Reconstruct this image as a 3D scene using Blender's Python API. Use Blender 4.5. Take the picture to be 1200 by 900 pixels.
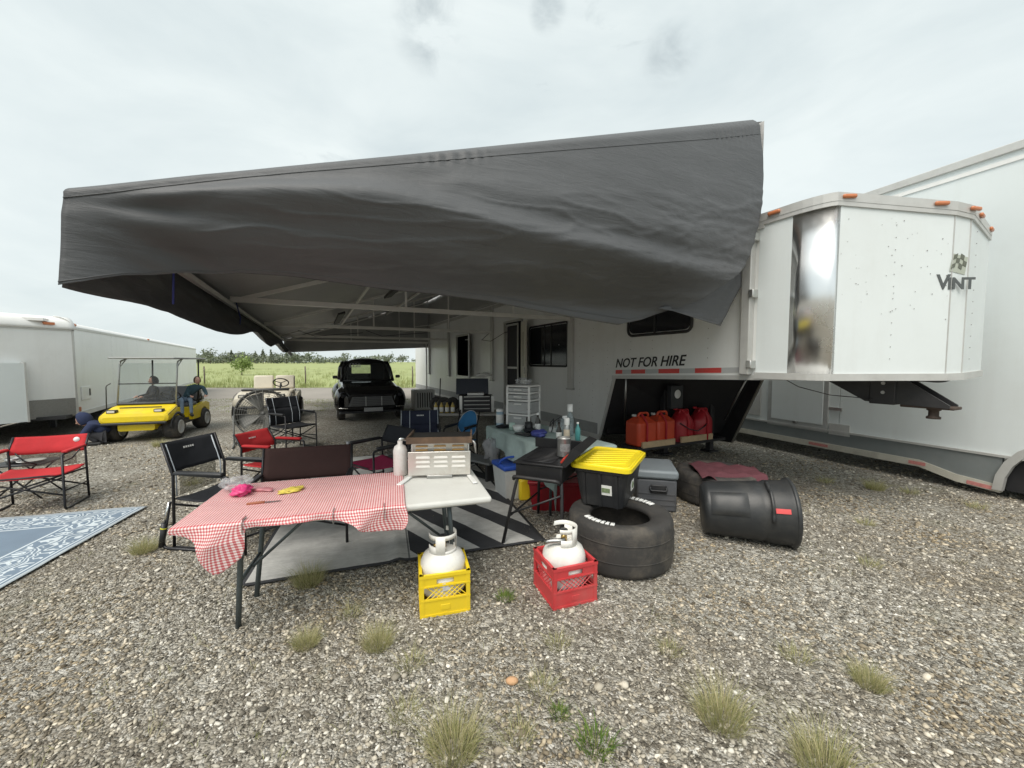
import bpy, bmesh, math, random
import numpy as np
from mathutils import Vector, Matrix, Euler, noise
R = math.radians
random.seed(7)
scene = bpy.context.scene
for o in list(bpy.data.objects): bpy.data.objects.remove(o)

# ---------------------------------------------------------------- camera
cam_d = bpy.data.cameras.new('camera'); cam = bpy.data.objects.new('camera', cam_d)
scene.collection.objects.link(cam); scene.camera = cam
cam_d.sensor_width = 36; cam_d.lens = 13.8; cam_d.clip_start = .05; cam_d.clip_end = 3000
cam.location = (0, 0, 1.65); cam.rotation_euler = (R(90 - 3.235), 0, 0)
scene.render.resolution_x = 1024; scene.render.resolution_y = 768

# ---------------------------------------------------------------- overcast sky
SUN_EL, SUN_AZ = 58, 205
w = bpy.data.worlds.new('World'); scene.world = w; w.use_nodes = True
nt = w.node_tree; nt.nodes.clear()
def N(nt, t, **k):
    n = nt.nodes.new(t)
    for a, b in k.items():
        if a.startswith('i_'):
            key = a[2:]; key = int(key) if key.isdigit() else key.replace('_', ' ')
            n.inputs[key].default_value = b
        else: setattr(n, a, b)
    return n
wo = N(nt, 'ShaderNodeOutputWorld'); bg = N(nt, 'ShaderNodeBackground'); nt.links.new(bg.outputs[0], wo.inputs[0])
bg.inputs[1].default_value = .081
sky = N(nt, 'ShaderNodeTexSky'); sky.sky_type = 'NISHITA'; sky.sun_disc = False
sky.sun_elevation = R(SUN_EL); sky.sun_rotation = R(SUN_AZ); sky.dust_density = 3; sky.ozone_density = 1.5
tc = N(nt, 'ShaderNodeTexCoord')
mp = N(nt, 'ShaderNodeMapping'); mp.inputs['Scale'].default_value = (1, 1, 2.6); nt.links.new(tc.outputs['Generated'], mp.inputs[0])
n1 = N(nt, 'ShaderNodeTexNoise', i_Scale=1.7, i_Detail=6., i_Roughness=.55, i_Distortion=.6); nt.links.new(mp.outputs[0], n1.inputs[0])
r1 = N(nt, 'ShaderNodeValToRGB'); nt.links.new(n1.outputs[0], r1.inputs[0])
r1.color_ramp.elements[0].position = .30; r1.color_ramp.elements[0].color = (6.7, 7.55, 7.7, 1)
r1.color_ramp.elements[1].position = .62; r1.color_ramp.elements[1].color = (8.7, 9.4, 9.3, 1)
n2 = N(nt, 'ShaderNodeTexNoise', i_Scale=7., i_Detail=5., i_Roughness=.65, i_Distortion=.4); nt.links.new(mp.outputs[0], n2.inputs[0])
r2 = N(nt, 'ShaderNodeValToRGB'); nt.links.new(n2.outputs[0], r2.inputs[0])
r2.color_ramp.elements[0].position = .66; r2.color_ramp.elements[0].color = (0, 0, 0, 1)
r2.color_ramp.elements[1].position = .80; r2.color_ramp.elements[1].color = (.5, .5, .5, 1)
mk = N(nt, 'ShaderNodeMix', data_type='RGBA'); nt.links.new(r2.outputs[0], mk.inputs[0])
nt.links.new(r1.outputs[0], mk.inputs[6]); mk.inputs[7].default_value = (5.2, 5.9, 6.1, 1)
n5 = N(nt, 'ShaderNodeTexNoise', i_Scale=11., i_Detail=6., i_Roughness=.6, i_Distortion=.5); nt.links.new(tc.outputs['Generated'], n5.inputs[0])
cloud_prev = mk.outputs[2]
for dv, ca in (((-.2065, 1.049, .844), .9965), ((.402, 1.0456, .779), .9982), ((.09, 1.05, .89), .9992)):
    dv = Vector(dv).normalized(); dp = N(nt, 'ShaderNodeVectorMath', operation='DOT_PRODUCT'); nrm = N(nt, 'ShaderNodeVectorMath', operation='NORMALIZE'); nt.links.new(tc.outputs['Generated'], nrm.inputs[0]); nt.links.new(nrm.outputs[0], dp.inputs[0]); dp.inputs[1].default_value = dv
    ms_ = N(nt, 'ShaderNodeMapRange', interpolation_type='SMOOTHSTEP', i_From_Min=ca, i_From_Max=1.); nt.links.new(dp.outputs['Value'], ms_.inputs[0])
    ns_ = N(nt, 'ShaderNodeMapRange', i_From_Min=.38, i_From_Max=.64, i_To_Max=.75); nt.links.new(n5.outputs[0], ns_.inputs[0])
    mu_ = N(nt, 'ShaderNodeMath', operation='MULTIPLY'); nt.links.new(ms_.outputs[0], mu_.inputs[0]); nt.links.new(ns_.outputs[0], mu_.inputs[1])
    mc_ = N(nt, 'ShaderNodeMix', data_type='RGBA'); nt.links.new(mu_.outputs[0], mc_.inputs[0]); nt.links.new(cloud_prev, mc_.inputs[6]); mc_.inputs[7].default_value = (4.9, 5.6, 5.8, 1); cloud_prev = mc_.outputs[2]
mx = N(nt, 'ShaderNodeMix', data_type='RGBA'); mx.inputs[0].default_value = .9
nt.links.new(sky.outputs[0], mx.inputs[6]); nt.links.new(cloud_prev, mx.inputs[7])
nt.links.new(mx.outputs[2], bg.inputs[0])

sd = bpy.data.lights.new('sun', 'SUN'); sun = bpy.data.objects.new('sun', sd); scene.collection.objects.link(sun)
sd.energy = 2.5; sd.angle = R(45); sd.color = (1, .94, .86)
sun.rotation_euler = (R(90 - SUN_EL), 0, R(180 - SUN_AZ)); sun.location = (0, 0, 30)
vs = scene.view_settings; vs.view_transform = 'Standard'; vs.look = 'None'; vs.exposure = .42; vs.gamma = 1; vs.use_curve_mapping = False

scene.cycles.max_bounces = 7; scene.cycles.diffuse_bounces = 5; scene.cycles.glossy_bounces = 3
# ---------------------------------------------------------------- helpers
COL = scene.collection
MATS = {}
def M(name, col, rough=.6, metal=0., var=.12, scale=7., bump=0., bscale=90., dirt=0., dcol=(.16, .13, .1), spec=.5, dscale=3., streak=0., scol=(.42, .40, .35)):
    if name in MATS: return MATS[name]
    m = bpy.data.materials.new(name); m.use_nodes = True; t = m.node_tree; b = t.nodes['Principled BSDF']
    b.inputs['Roughness'].default_value = rough; b.inputs['Metallic'].default_value = metal
    b.inputs['Specular IOR Level'].default_value = spec
    tc = N(t, 'ShaderNodeTexCoord')
    n = N(t, 'ShaderNodeTexNoise', i_Scale=scale, i_Detail=5., i_Roughness=.6); t.links.new(tc.outputs['Object'], n.inputs[0])
    mix = N(t, 'ShaderNodeMix', data_type='RGBA'); t.links.new(n.outputs[0], mix.inputs[0])
    mix.inputs[6].default_value = (*[max(0, c * (1 - var * 1.6)) for c in col], 1); mix.inputs[7].default_value = (*[min(1, c * (1 + var * 1.6)) for c in col], 1)
    out = mix.outputs[2]
    if dirt > 0:
        n3 = N(t, 'ShaderNodeTexNoise', i_Scale=dscale, i_Detail=8., i_Roughness=.7); t.links.new(tc.outputs['Object'], n3.inputs[0])
        rr = N(t, 'ShaderNodeMapRange', i_From_Min=.48, i_From_Max=.75, i_To_Min=0., i_To_Max=dirt); t.links.new(n3.outputs[0], rr.inputs[0])
        m2 = N(t, 'ShaderNodeMix', data_type='RGBA'); t.links.new(rr.outputs[0], m2.inputs[0]); t.links.new(out, m2.inputs[6]); m2.inputs[7].default_value = (*dcol, 1)
        out = m2.outputs[2]
    if streak > 0:
        mps = N(t, 'ShaderNodeMapping'); mps.inputs['Scale'].default_value = (2.2, 2.2, .22); t.links.new(tc.outputs['Object'], mps.inputs[0])
        n6 = N(t, 'ShaderNodeTexNoise', i_Scale=2.2, i_Detail=7., i_Roughness=.7); t.links.new(mps.outputs[0], n6.inputs[0])
        r6 = N(t, 'ShaderNodeMapRange', i_From_Min=.5, i_From_Max=.78, i_To_Max=streak); t.links.new(n6.outputs[0], r6.inputs[0])
        m6 = N(t, 'ShaderNodeMix', data_type='RGBA'); t.links.new(r6.outputs[0], m6.inputs[0]); t.links.new(out, m6.inputs[6]); m6.inputs[7].default_value = (*scol, 1); out = m6.outputs[2]
    t.links.new(out, b.inputs['Base Color'])
    mr = N(t, 'ShaderNodeMapRange', i_To_Min=max(.02, rough - .1), i_To_Max=min(1, rough + .12)); t.links.new(n.outputs[0], mr.inputs[0]); t.links.new(mr.outputs[0], b.inputs['Roughness'])
    if bump > 0:
        n2 = N(t, 'ShaderNodeTexNoise', i_Scale=bscale, i_Detail=3.); t.links.new(tc.outputs['Object'], n2.inputs[0])
        bp = N(t, 'ShaderNodeBump', i_Strength=bump, i_Distance=.01); t.links.new(n2.outputs[0], bp.inputs['Height']); t.links.new(bp.outputs[0], b.inputs['Normal'])
    MATS[name] = m; return m

def glassmat(name, tint, alpha, rough=.03, bf=.3):
    m = bpy.data.materials.new(name); m.use_nodes = True; t = m.node_tree; t.nodes.clear()
    o = N(t, 'ShaderNodeOutputMaterial'); mixs = N(t, 'ShaderNodeMixShader'); tr = N(t, 'ShaderNodeBsdfTransparent'); gl = N(t, 'ShaderNodeBsdfPrincipled')
    tr.inputs[0].default_value = (*tint, 1); gl.inputs['Base Color'].default_value = (*[c * bf for c in tint], 1); gl.inputs['Roughness'].default_value = rough
    n = N(t, 'ShaderNodeTexNoise', i_Scale=4., i_Detail=6.); mr = N(t, 'ShaderNodeMapRange', i_To_Min=alpha * .8, i_To_Max=alpha * 1.2)
    t.links.new(n.outputs[0], mr.inputs[0]); t.links.new(mr.outputs[0], mixs.inputs[0])
    t.links.new(tr.outputs[0], mixs.inputs[1]); t.links.new(gl.outputs[0], mixs.inputs[2]); t.links.new(mixs.outputs[0], o.inputs[0])
    MATS[name] = m; return m

class MB:
    def __init__(s): s.v = []; s.f = []; s.m = []; s.s = []; s.uv = None
    def add(s, vs, fs, m=0, smooth=False):
        b = len(s.v); s.v += [tuple(v) for v in vs]
        for f in fs: s.f.append(tuple(i + b for i in f)); s.m.append(m); s.s.append(smooth)
        return s
    def box(s, c, d, rot=None, bev=0., m=0, seg=2):
        mt = Matrix.Translation(c) @ (rot if isinstance(rot, Matrix) else Euler(rot or (0, 0, 0)).to_matrix().to_4x4())
        if bev <= 0:
            x, y, z = d[0] / 2, d[1] / 2, d[2] / 2
            vs = [mt @ Vector(p) for p in ((-x, -y, -z), (x, -y, -z), (x, y, -z), (-x, y, -z), (-x, -y, z), (x, -y, z), (x, y, z), (-x, y, z))]
            return s.add(vs, ((0, 3, 2, 1), (4, 5, 6, 7), (0, 1, 5, 4), (1, 2, 6, 5), (2, 3, 7, 6), (3, 0, 4, 7)), m)
        bm = bmesh.new(); bmesh.ops.create_cube(bm, size=1)
        for v in bm.verts: v.co = Vector((v.co.x * d[0], v.co.y * d[1], v.co.z * d[2]))
        bmesh.ops.bevel(bm, geom=bm.edges[:], offset=min(bev, min(d) * .49), segments=seg, affect='EDGES', profile=.5)
        bm.verts.index_update(); bm.normal_update(); b0 = len(s.v); s.v += [tuple(mt @ v.co) for v in bm.verts]
        for f in bm.faces: s.f.append(tuple(v.index + b0 for v in f.verts)); s.m.append(m); s.s.append(max(abs(c) for c in f.normal) < .999)
        bm.free(); return s
    def hexa(s, b, t, m=0):
        return s.add(list(b) + list(t), ((0, 3, 2, 1), (4, 5, 6, 7), (0, 1, 5, 4), (1, 2, 6, 5), (2, 3, 7, 6), (3, 0, 4, 7)), m)
    def cyl(s, p0, p1, r0, r1=None, n=12, m=0, smooth=True):
        return s.tube([p0, p1], [r0, r0 if r1 is None else r1], n, m, smooth=smooth)
    def tube(s, pts, r, n=8, m=0, closed=False, smooth=True, flat=1.):
        pts = [Vector(p) for p in pts]; k = len(pts)
        rs = r if isinstance(r, (list, tuple)) else [r] * k
        tans = []
        for i in range(k):
            a = pts[(i - 1) % k] if closed or i > 0 else pts[i]; b = pts[(i + 1) % k] if closed or i < k - 1 else pts[i]
            t = (b - a); tans.append(t.normalized() if t.length > 1e-9 else Vector((0, 0, 1)))
        ref = Vector((0, 0, 1)) if abs(tans[0].z) < .9 else Vector((1, 0, 0))
        nrm = (ref - tans[0] * ref.dot(tans[0])).normalized(); vs = []
        for i in range(k):
            nrm = nrm - tans[i] * nrm.dot(tans[i])
            nrm = nrm.normalized() if nrm.length > 1e-6 else tans[i].orthogonal().normalized()
            bi = tans[i].cross(nrm)
            for j in range(n):
                a = 2 * math.pi * j / n; vs.append(pts[i] + nrm * (math.cos(a) * rs[i]) + bi * (math.sin(a) * rs[i] * flat))
        fs = []
        for i in range(k if closed else k - 1):
            for j in range(n):
                a = i * n + j; b = i * n + (j + 1) % n; c = ((i + 1) % k) * n + (j + 1) % n; d = ((i + 1) % k) * n + j; fs.append((a, b, c, d))
        s.add(vs, fs, m, smooth)
        if not closed:
            b0 = len(s.v) - len(vs); s.f.append(tuple(b0 + j for j in reversed(range(n)))); s.m.append(m); s.s.append(False)
            s.f.append(tuple(b0 + (k - 1) * n + j for j in range(n))); s.m.append(m); s.s.append(False)
        return s
    def lathe(s, prof, n=24, o=(0, 0, 0), rot=None, m=0, a0=0., a1=2 * math.pi, smooth=True):
        mt = Matrix.Translation(o) @ (rot if isinstance(rot, Matrix) else Euler(rot or (0, 0, 0)).to_matrix().to_4x4())
        full = abs(a1 - a0 - 2 * math.pi) < 1e-6; k = n if full else n + 1; vs = []; fs = []
        for r, z in prof:
            for j in range(k):
                a = a0 + (a1 - a0) * j / n; vs.append(mt @ Vector((r * math.cos(a), r * math.sin(a), z)))
        for i in range(len(prof) - 1):
            for j in range(n if full else n):
                a = i * k + j; b = i * k + (j + 1) % k; fs.append((a, b, b + k, a + k))
        return s.add(vs, fs, m, smooth)
    def prism(s, poly, d0, d1, axes='xz', m=0):
        def P(p, d):
            if axes == 'xz': return (p[0], d, p[1])
            if axes == 'yz': return (d, p[0], p[1])
            return (p[0], p[1], d)
        n = len(poly); vs = [P(p, d0) for p in poly] + [P(p, d1) for p in poly]
        fs = [tuple(range(n)), tuple(range(2 * n - 1, n - 1, -1))] + [(i, i + n, (i + 1) % n + n, (i + 1) % n) for i in range(n)]
        return s.add(vs, fs, m)
    def grid(s, fn, nu, nv, m=0, smooth=True):
        vs = [fn(i / nu, j / nv) for j in range(nv + 1) for i in range(nu + 1)]
        fs = [(j * (nu + 1) + i, j * (nu + 1) + i + 1, (j + 1) * (nu + 1) + i + 1, (j + 1) * (nu + 1) + i) for j in range(nv) for i in range(nu)]
        if s.uv is None and not s.v: s.uv = [(i / nu, j / nv) for j in range(nv + 1) for i in range(nu + 1)]
        return s.add(vs, fs, m, smooth)
    def ball(s, c, r, n=12, m=0, rot=None):
        r = r if isinstance(r, (list, tuple)) else (r, r, r); k = n // 2
        mt = Matrix.Translation(c) @ (rot if isinstance(rot, Matrix) else Euler(rot or (0, 0, 0)).to_matrix().to_4x4())
        def P(a, z): return mt @ Vector((r[0] * math.sin(z) * math.cos(a), r[1] * math.sin(z) * math.sin(a), r[2] * math.cos(z)))
        vs = [P(2 * math.pi * j / n, math.pi * min(max(i, .02), k - .02) / k) for i in range(k + 1) for j in range(n)]
        fs = [(i * n + j, (i + 1) * n + j, (i + 1) * n + (j + 1) % n, i * n + (j + 1) % n) for i in range(k) for j in range(n)]
        return s.add(vs, fs, m, True)
    def build(s, name, mats, parent=None, loc=None, rot=None, fix=False, thick=0.):
        me = bpy.data.meshes.new(name); me.from_pydata(s.v, [], s.f)
        mats = mats if isinstance(mats, (list, tuple)) else [mats]
        for m in mats: me.materials.append(m)
        me.polygons.foreach_set('material_index', s.m); me.polygons.foreach_set('use_smooth', s.s)
        if s.uv and len(s.uv) == len(s.v):
            ul = me.uv_layers.new(name='UVMap')
            for l in me.loops: ul.data[l.index].uv = s.uv[l.vertex_index]
        if fix:
            bm = bmesh.new(); bm.from_mesh(me); bmesh.ops.remove_doubles(bm, verts=bm.verts, dist=1e-5); bmesh.ops.recalc_face_normals(bm, faces=bm.faces); bm.to_mesh(me); bm.free()
        me.update()
        return link(name, me, parent, loc, rot, thick)
def link(name, me, parent=None, loc=None, rot=None, thick=0.):
    o = bpy.data.objects.new(name, me); COL.objects.link(o)
    if parent is not None: o.parent = parent
    if loc is not None: o.location = loc
    if rot is not None: o.rotation_euler = rot
    if thick:
        md = o.modifiers.new('thickness', 'SOLIDIFY'); md.thickness = thick; md.offset = 0
    return o
def tag(o, label, cat, group=None):
    o['label'] = label; o['category'] = cat
    if group: o['group'] = group
    return o
def thing(name, label, cat, loc=(0, 0, 0), rz=0., group=None):
    o = bpy.data.objects.new(name, None); COL.objects.link(o); o.empty_display_size = .2
    o.location = loc; o.rotation_euler = (0, 0, rz); return tag(o, label, cat, group)
def struct(o): o['kind'] = 'structure'; return o
def fillet(pts, r, n=4):
    pts = [Vector(p) for p in pts]; out = [pts[0]]
    for i in range(1, len(pts) - 1):
        a, b, c = pts[i - 1], pts[i], pts[i + 1]; d1 = min(r, (a - b).length * .45); d2 = min(r, (c - b).length * .45)
        p = b + (a - b).normalized() * d1; q = b + (c - b).normalized() * d2
        for k in range(n + 1):
            t = k / n; out.append(p * (1 - t) ** 2 + b * 2 * t * (1 - t) + q * t * t)
    return out + [pts[-1]]
def lerp(a, b, t): return a + (b - a) * t
def interp(xs, ys, x):
    if x <= xs[0]: return ys[0]
    for i in range(1, len(xs)):
        if x <= xs[i]: return lerp(ys[i - 1], ys[i], (x - xs[i - 1]) / (xs[i] - xs[i - 1]))
    return ys[-1]
def sm(a, b, x): t = min(1, max(0, (x - a) / (b - a))); return t * t * (3 - 2 * t)
def fn(x, y, z=0., o=4): return noise.fractal(Vector((x, y, z)), 1., 2., o)
def text(name, body, mat, size, parent, mt, shear=0., ex=.002, bold=0.):
    c = bpy.data.curves.new(name, 'FONT'); c.body = body; c.size = size; c.shear = shear; c.extrude = ex; c.offset = bold
    o = bpy.data.objects.new('tmp', c); COL.objects.link(o)
    dg = bpy.context.evaluated_depsgraph_get(); me = bpy.data.meshes.new_from_object(o.evaluated_get(dg)); bpy.data.objects.remove(o)
    me.name = name; me.materials.clear(); me.materials.append(mat)
    r = link(name, me, parent); r.matrix_local = mt; return r

# shared materials
white = M('trailer_white', (.78, .79, .775), .34, var=.03, scale=1.2, streak=.13, dirt=.22, dcol=(.5, .49, .45), dscale=1.3)
white2 = M('trailer_white_cool', (.71, .755, .755), .36, var=.03, scale=.8, streak=.1, dirt=.2, dcol=(.52, .53, .5), dscale=1.1)
alu = M('aluminium', (.62, .62, .6), .36, 1, var=.08, bump=.03, dirt=.3, dcol=(.4, .38, .34))
alu_p = M('painted_aluminium_trim', (.55, .55, .53), .45, .3, var=.08, dirt=.3, dcol=(.35, .32, .28))
chrome = M('polished_steel', (.82, .82, .8), .1, 1, var=.03, scale=2, bump=.02, bscale=4)
blackm = M('black_steel', (.025, .025, .027), .45, 0, var=.2, dirt=.25, dcol=(.1, .09, .08))
blackp = M('black_plastic', (.022, .023, .026), .42, 0, var=.15, bump=.04, bscale=200, dirt=.3, dcol=(.09, .085, .08))
lining = M('black_lining', (.012, .012, .014), .6, var=.2, dirt=.3, dcol=(.04, .04, .04))
dglass = M('dark_glass', (.008, .01, .014), .06, var=.1, spec=.6)
amber = M('amber_lens', (.55, .19, .08), .3, var=.1)
redtape = M('red_reflective_tape', (.62, .06, .05), .35, var=.12, dirt=.3, dcol=(.4, .2, .18))
whitetape = M('white_reflective_tape', (.48, .49, .49), .35, var=.06)
rubber = M('tyre_rubber', (.04, .038, .036), .75, var=.25, bump=.12, bscale=40, dirt=.8, dcol=(.14, .12, .095), dscale=4)
steel = M('dull_steel', (.42, .42, .41), .38, 1, var=.1, dirt=.35, dcol=(.25, .22, .18))
wood = M('pine_wood', (.55, .41, .25), .7, var=.18, scale=14, bump=.1, dirt=.3, dcol=(.3, .22, .14))
plate = M('tread_plate', (.3, .3, .29), .45, .5, var=.15, scale=40, bump=.5, bscale=70)
rope_red = M('red_strap', (.5, .03, .04), .7, var=.15)
whitep = M('white_plastic', (.78, .78, .76), .42, var=.04, dirt=.25, dcol=(.5, .47, .42))
# ---------------------------------------------------------------- ground
def ground_mat():
    m = bpy.data.materials.new('gravel_ground'); m.use_nodes = True; t = m.node_tree; b = t.nodes['Principled BSDF']; b.inputs['Roughness'].default_value = .9
    b.inputs['Specular IOR Level'].default_value = .25
    tc = N(t, 'ShaderNodeTexCoord')
    n0 = N(t, 'ShaderNodeTexNoise', i_Scale=9., i_Detail=2.); t.links.new(tc.outputs['Object'], n0.inputs[0])
    va = N(t, 'ShaderNodeMix', data_type='VECTOR'); va.inputs[0].default_value = .05
    t.links.new(tc.outputs['Object'], va.inputs[4]); t.links.new(n0.outputs['Color'], va.inputs[5])
    v1 = N(t, 'ShaderNodeTexVoronoi', i_Scale=44.); v2 = N(t, 'ShaderNodeTexVoronoi', i_Scale=95.)
    for v in (v1, v2): t.links.new(va.outputs[1], v.inputs[0])
    def ramp(src):
        r = N(t, 'ShaderNodeValToRGB'); t.links.new(src, r.inputs[0]); e = r.color_ramp.elements
        cols = [(0, (.085, .078, .066)), (.22, (.19, .175, .145)), (.48, (.32, .298, .25)), (.7, (.46, .435, .37)), (.88, (.63, .605, .54)), (1, (.80, .78, .72))]
        e[0].position, e[0].color = 0, (*cols[0][1], 1); e[1].position, e[1].color = 1, (*cols[-1][1], 1)
        for p, c in cols[1:-1]: q = e.new(p); q.color = (*c, 1)
        return r
    s1 = N(t, 'ShaderNodeSeparateColor'); t.links.new(v1.outputs['Color'], s1.inputs[0]); a1 = ramp(s1.outputs[0])
    s2 = N(t, 'ShaderNodeSeparateColor'); t.links.new(v2.outputs['Color'], s2.inputs[0]); a2 = ramp(s2.outputs[0])
    mx = N(t, 'ShaderNodeMix', data_type='RGBA'); t.links.new(s1.outputs[1], mx.inputs[0]); t.links.new(a1.outputs[0], mx.inputs[6]); t.links.new(a2.outputs[0], mx.inputs[7])
    # damp earth showing between stones in broad patches
    n3 = N(t, 'ShaderNodeTexNoise', i_Scale=.55, i_Detail=7., i_Roughness=.65); t.links.new(tc.outputs['Object'], n3.inputs[0])
    mr = N(t, 'ShaderNodeMapRange', i_From_Min=.42, i_From_Max=.66, i_To_Min=.0, i_To_Max=.55); t.links.new(n3.outputs[0], mr.inputs[0])
    m3 = N(t, 'ShaderNodeMix', data_type='RGBA'); t.links.new(mr.outputs[0], m3.inputs[0]); t.links.new(mx.outputs[2], m3.inputs[6]); m3.inputs[7].default_value = (.16, .125, .085, 1)
    # thin weeds tint
    n4 = N(t, 'ShaderNodeTexNoise', i_Scale=1.3, i_Detail=8., i_Roughness=.75); t.links.new(tc.outputs['Object'], n4.inputs[0])
    mr4 = N(t, 'ShaderNodeMapRange', i_From_Min=.58, i_From_Max=.75, i_To_Min=.0, i_To_Max=.6); t.links.new(n4.outputs[0], mr4.inputs[0])
    m4 = N(t, 'ShaderNodeMix', data_type='RGBA'); t.links.new(mr4.outputs[0], m4.inputs[0]); t.links.new(m3.outputs[2], m4.inputs[6]); m4.inputs[7].default_value = (.15, .16, .07, 1)
    t.links.new(m4.outputs[2], b.inputs['Base Color'])
    ad = N(t, 'ShaderNodeMath', operation='ADD'); t.links.new(v1.outputs['Distance'], ad.inputs[0]); t.links.new(v2.outputs['Distance'], ad.inputs[1])
    bp = N(t, 'ShaderNodeBump', i_Strength=.9, i_Distance=.02); bp.invert = True; t.links.new(ad.outputs[0], bp.inputs['Height']); t.links.new(bp.outputs[0], b.inputs['Normal'])
    return m
gmat = ground_mat()
struct(MB().add([(-1500, -300, 0), (1500, -300, 0), (1500, 2500, 0), (-1500, 2500, 0)], [(0, 1, 2, 3)]).build('ground', gmat))
road = M('worn_road', (.27, .245, .215), .9, var=.14, scale=.5, bump=.3, bscale=20, dirt=.4, dcol=(.2, .18, .14))
struct(MB().grid(lambda u, v: (lerp(-120, 90, u), lerp(17.4, 24.6, v) + .25 * fn(u * 40, v * 2) * (1 if v in (0, 1) else 0), .006), 200, 1).build('road', road))
fieldm = M('field_grass', (.29, .325, .13), .95, var=.3, scale=.09, bump=.6, bscale=3, dirt=.5, dcol=(.25, .30, .10), dscale=.25)
def fieldfn(u, v):
    y = 24.9 + (v ** 3) * 900; x = lerp(-1, 1, u) * (140 + y * 1.6)
    return (x, y + (fn(x * .3, 3) * .5 if v == 0 else 0), .012 + .0012 * (y - 24.9))
struct(MB().grid(fieldfn, 160, 24).build('field', fieldm))

def joined(name, V, F, cols, mat, kind=None):
    """one mesh from numpy arrays; cols = colour for each face"""
    me = bpy.data.meshes.new(name); nv, nf, k = len(V), len(F), F.shape[1]
    me.vertices.add(nv); me.vertices.foreach_set('co', V.astype(np.float32).ravel())
    me.loops.add(nf * k); me.loops.foreach_set('vertex_index', F.astype(np.int32).ravel())
    me.polygons.add(nf); me.polygons.foreach_set('loop_start', np.arange(0, nf * k, k, dtype=np.int32))
    if cols is not None:
        a = me.attributes.new('tone', 'FLOAT', 'FACE'); a.data.foreach_set('value', cols.astype(np.float32))
    me.materials.append(mat); me.update(); me.validate()
    o = link(name, me)
    if kind: o['kind'] = kind
    return o
def tonemat(name, stops, rough=.85, trans=0., patch=None):
    m = bpy.data.materials.new(name); m.use_nodes = True; t = m.node_tree; b = t.nodes['Principled BSDF']; b.inputs['Roughness'].default_value = rough
    b.inputs['Specular IOR Level'].default_value = .3
    a = N(t, 'ShaderNodeAttribute', attribute_name='tone'); r = N(t, 'ShaderNodeValToRGB'); t.links.new(a.outputs['Fac'], r.inputs[0]); e = r.color_ramp.elements
    e[0].position, e[0].color = stops[0][0], (*stops[0][1], 1); e[1].position, e[1].color = stops[-1][0], (*stops[-1][1], 1)
    for p, c in stops[1:-1]: e.new(p).color = (*c, 1)
    n = N(t, 'ShaderNodeTexNoise', i_Scale=60., i_Detail=3.); tc = N(t, 'ShaderNodeTexCoord'); t.links.new(tc.outputs['Object'], n.inputs[0])
    mx = N(t, 'ShaderNodeMix', data_type='RGBA', blend_type='MULTIPLY'); mx.inputs[0].default_value = .5
    mr = N(t, 'ShaderNodeMapRange', i_To_Min=.55, i_To_Max=1.4); t.links.new(n.outputs[0], mr.inputs[0])
    t.links.new(r.outputs[0], mx.inputs[6]); t.links.new(mr.outputs[0], mx.inputs[7]); base = mx.outputs[2]
    if patch:
        np_ = N(t, 'ShaderNodeTexNoise', i_Scale=.9, i_Detail=6., i_Roughness=.65); t.links.new(tc.outputs['Object'], np_.inputs[0]); pr = N(t, 'ShaderNodeMapRange', i_From_Min=.42, i_From_Max=.64); t.links.new(np_.outputs[0], pr.inputs[0])
        pc = N(t, 'ShaderNodeMix', data_type='RGBA'); t.links.new(pr.outputs[0], pc.inputs[0]); pc.inputs[6].default_value = (1, 1, 1, 1); pc.inputs[7].default_value = (*patch, 1)
        pm = N(t, 'ShaderNodeMix', data_type='RGBA', blend_type='MULTIPLY'); pm.inputs[0].default_value = 1; t.links.new(base, pm.inputs[6]); t.links.new(pc.outputs[2], pm.inputs[7]); base = pm.outputs[2]
    t.links.new(base, b.inputs['Base Color'])
    if trans:
        o = t.nodes['Material Output']; tr = N(t, 'ShaderNodeBsdfTranslucent'); t.links.new(mx.outputs[2], tr.inputs[0]); ms = N(t, 'ShaderNodeMixShader'); ms.inputs[0].default_value = trans
        t.links.new(b.outputs[0], ms.inputs[1]); t.links.new(tr.outputs[0], ms.inputs[2]); t.links.new(ms.outputs[0], o.inputs[0])
    return m
rng = np.random.default_rng(3)
# loose stones lying on the lot: finer and denser close to where one stands
bm = bmesh.new(); bmesh.ops.create_icosphere(bm, subdivisions=1, radius=1); ICO_V = np.array([v.co[:] for v in bm.verts]); ICO_F = np.array([[v.index for v in f.verts] for f in bm.faces]); bm.free()
pts = []
for (y0, y1, half0, half1, dens, rmin, rmax) in ((.7, 2.1, 2.6, 4.2, 2300, .005, .0135), (2.1, 3.2, 4.2, 5.5, 1500, .006, .0145), (3.2, 4.8, 5.2, 7.0, 700, .008, .017), (4.8, 8.0, 6.5, 9.5, 170, .010, .022)):
    n = int((y1 - y0) * (half0 + half1) * dens); y = rng.uniform(y0, y1, n); h = half0 + (half1 - half0) * (y - y0) / (y1 - y0); x = rng.uniform(-1, 1, n) * h
    r = rmin + (rmax - rmin) * rng.power(.55, n); pts.append(np.stack([x, y, r], 1))
n = 420; y = 1. + 5. * rng.power(1.3, n); pts.append(np.stack([rng.uniform(-1.35, 1.35, n) * (y + 1), y, rng.uniform(.015, .026, n)], 1))
pts = np.concatenate(pts)
keep = np.array([rng.random() < 1.15 - 1.5 * max(0, noise.fractal(Vector((p[0] * .8, p[1] * .8, 3.)), 1., 2., 4) - .05) for p in pts]); pts = pts[keep]
K = len(pts); sc = rng.uniform(.6, 1.25, (K, 3)) * pts[:, 2:3]; sc[:, 2] *= .62
jit = 1 + .28 * rng.standard_normal((8, len(ICO_V), 1))
shape = (ICO_V[None] * jit)[rng.integers(0, 8, K)] * sc[:, None, :]
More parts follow.
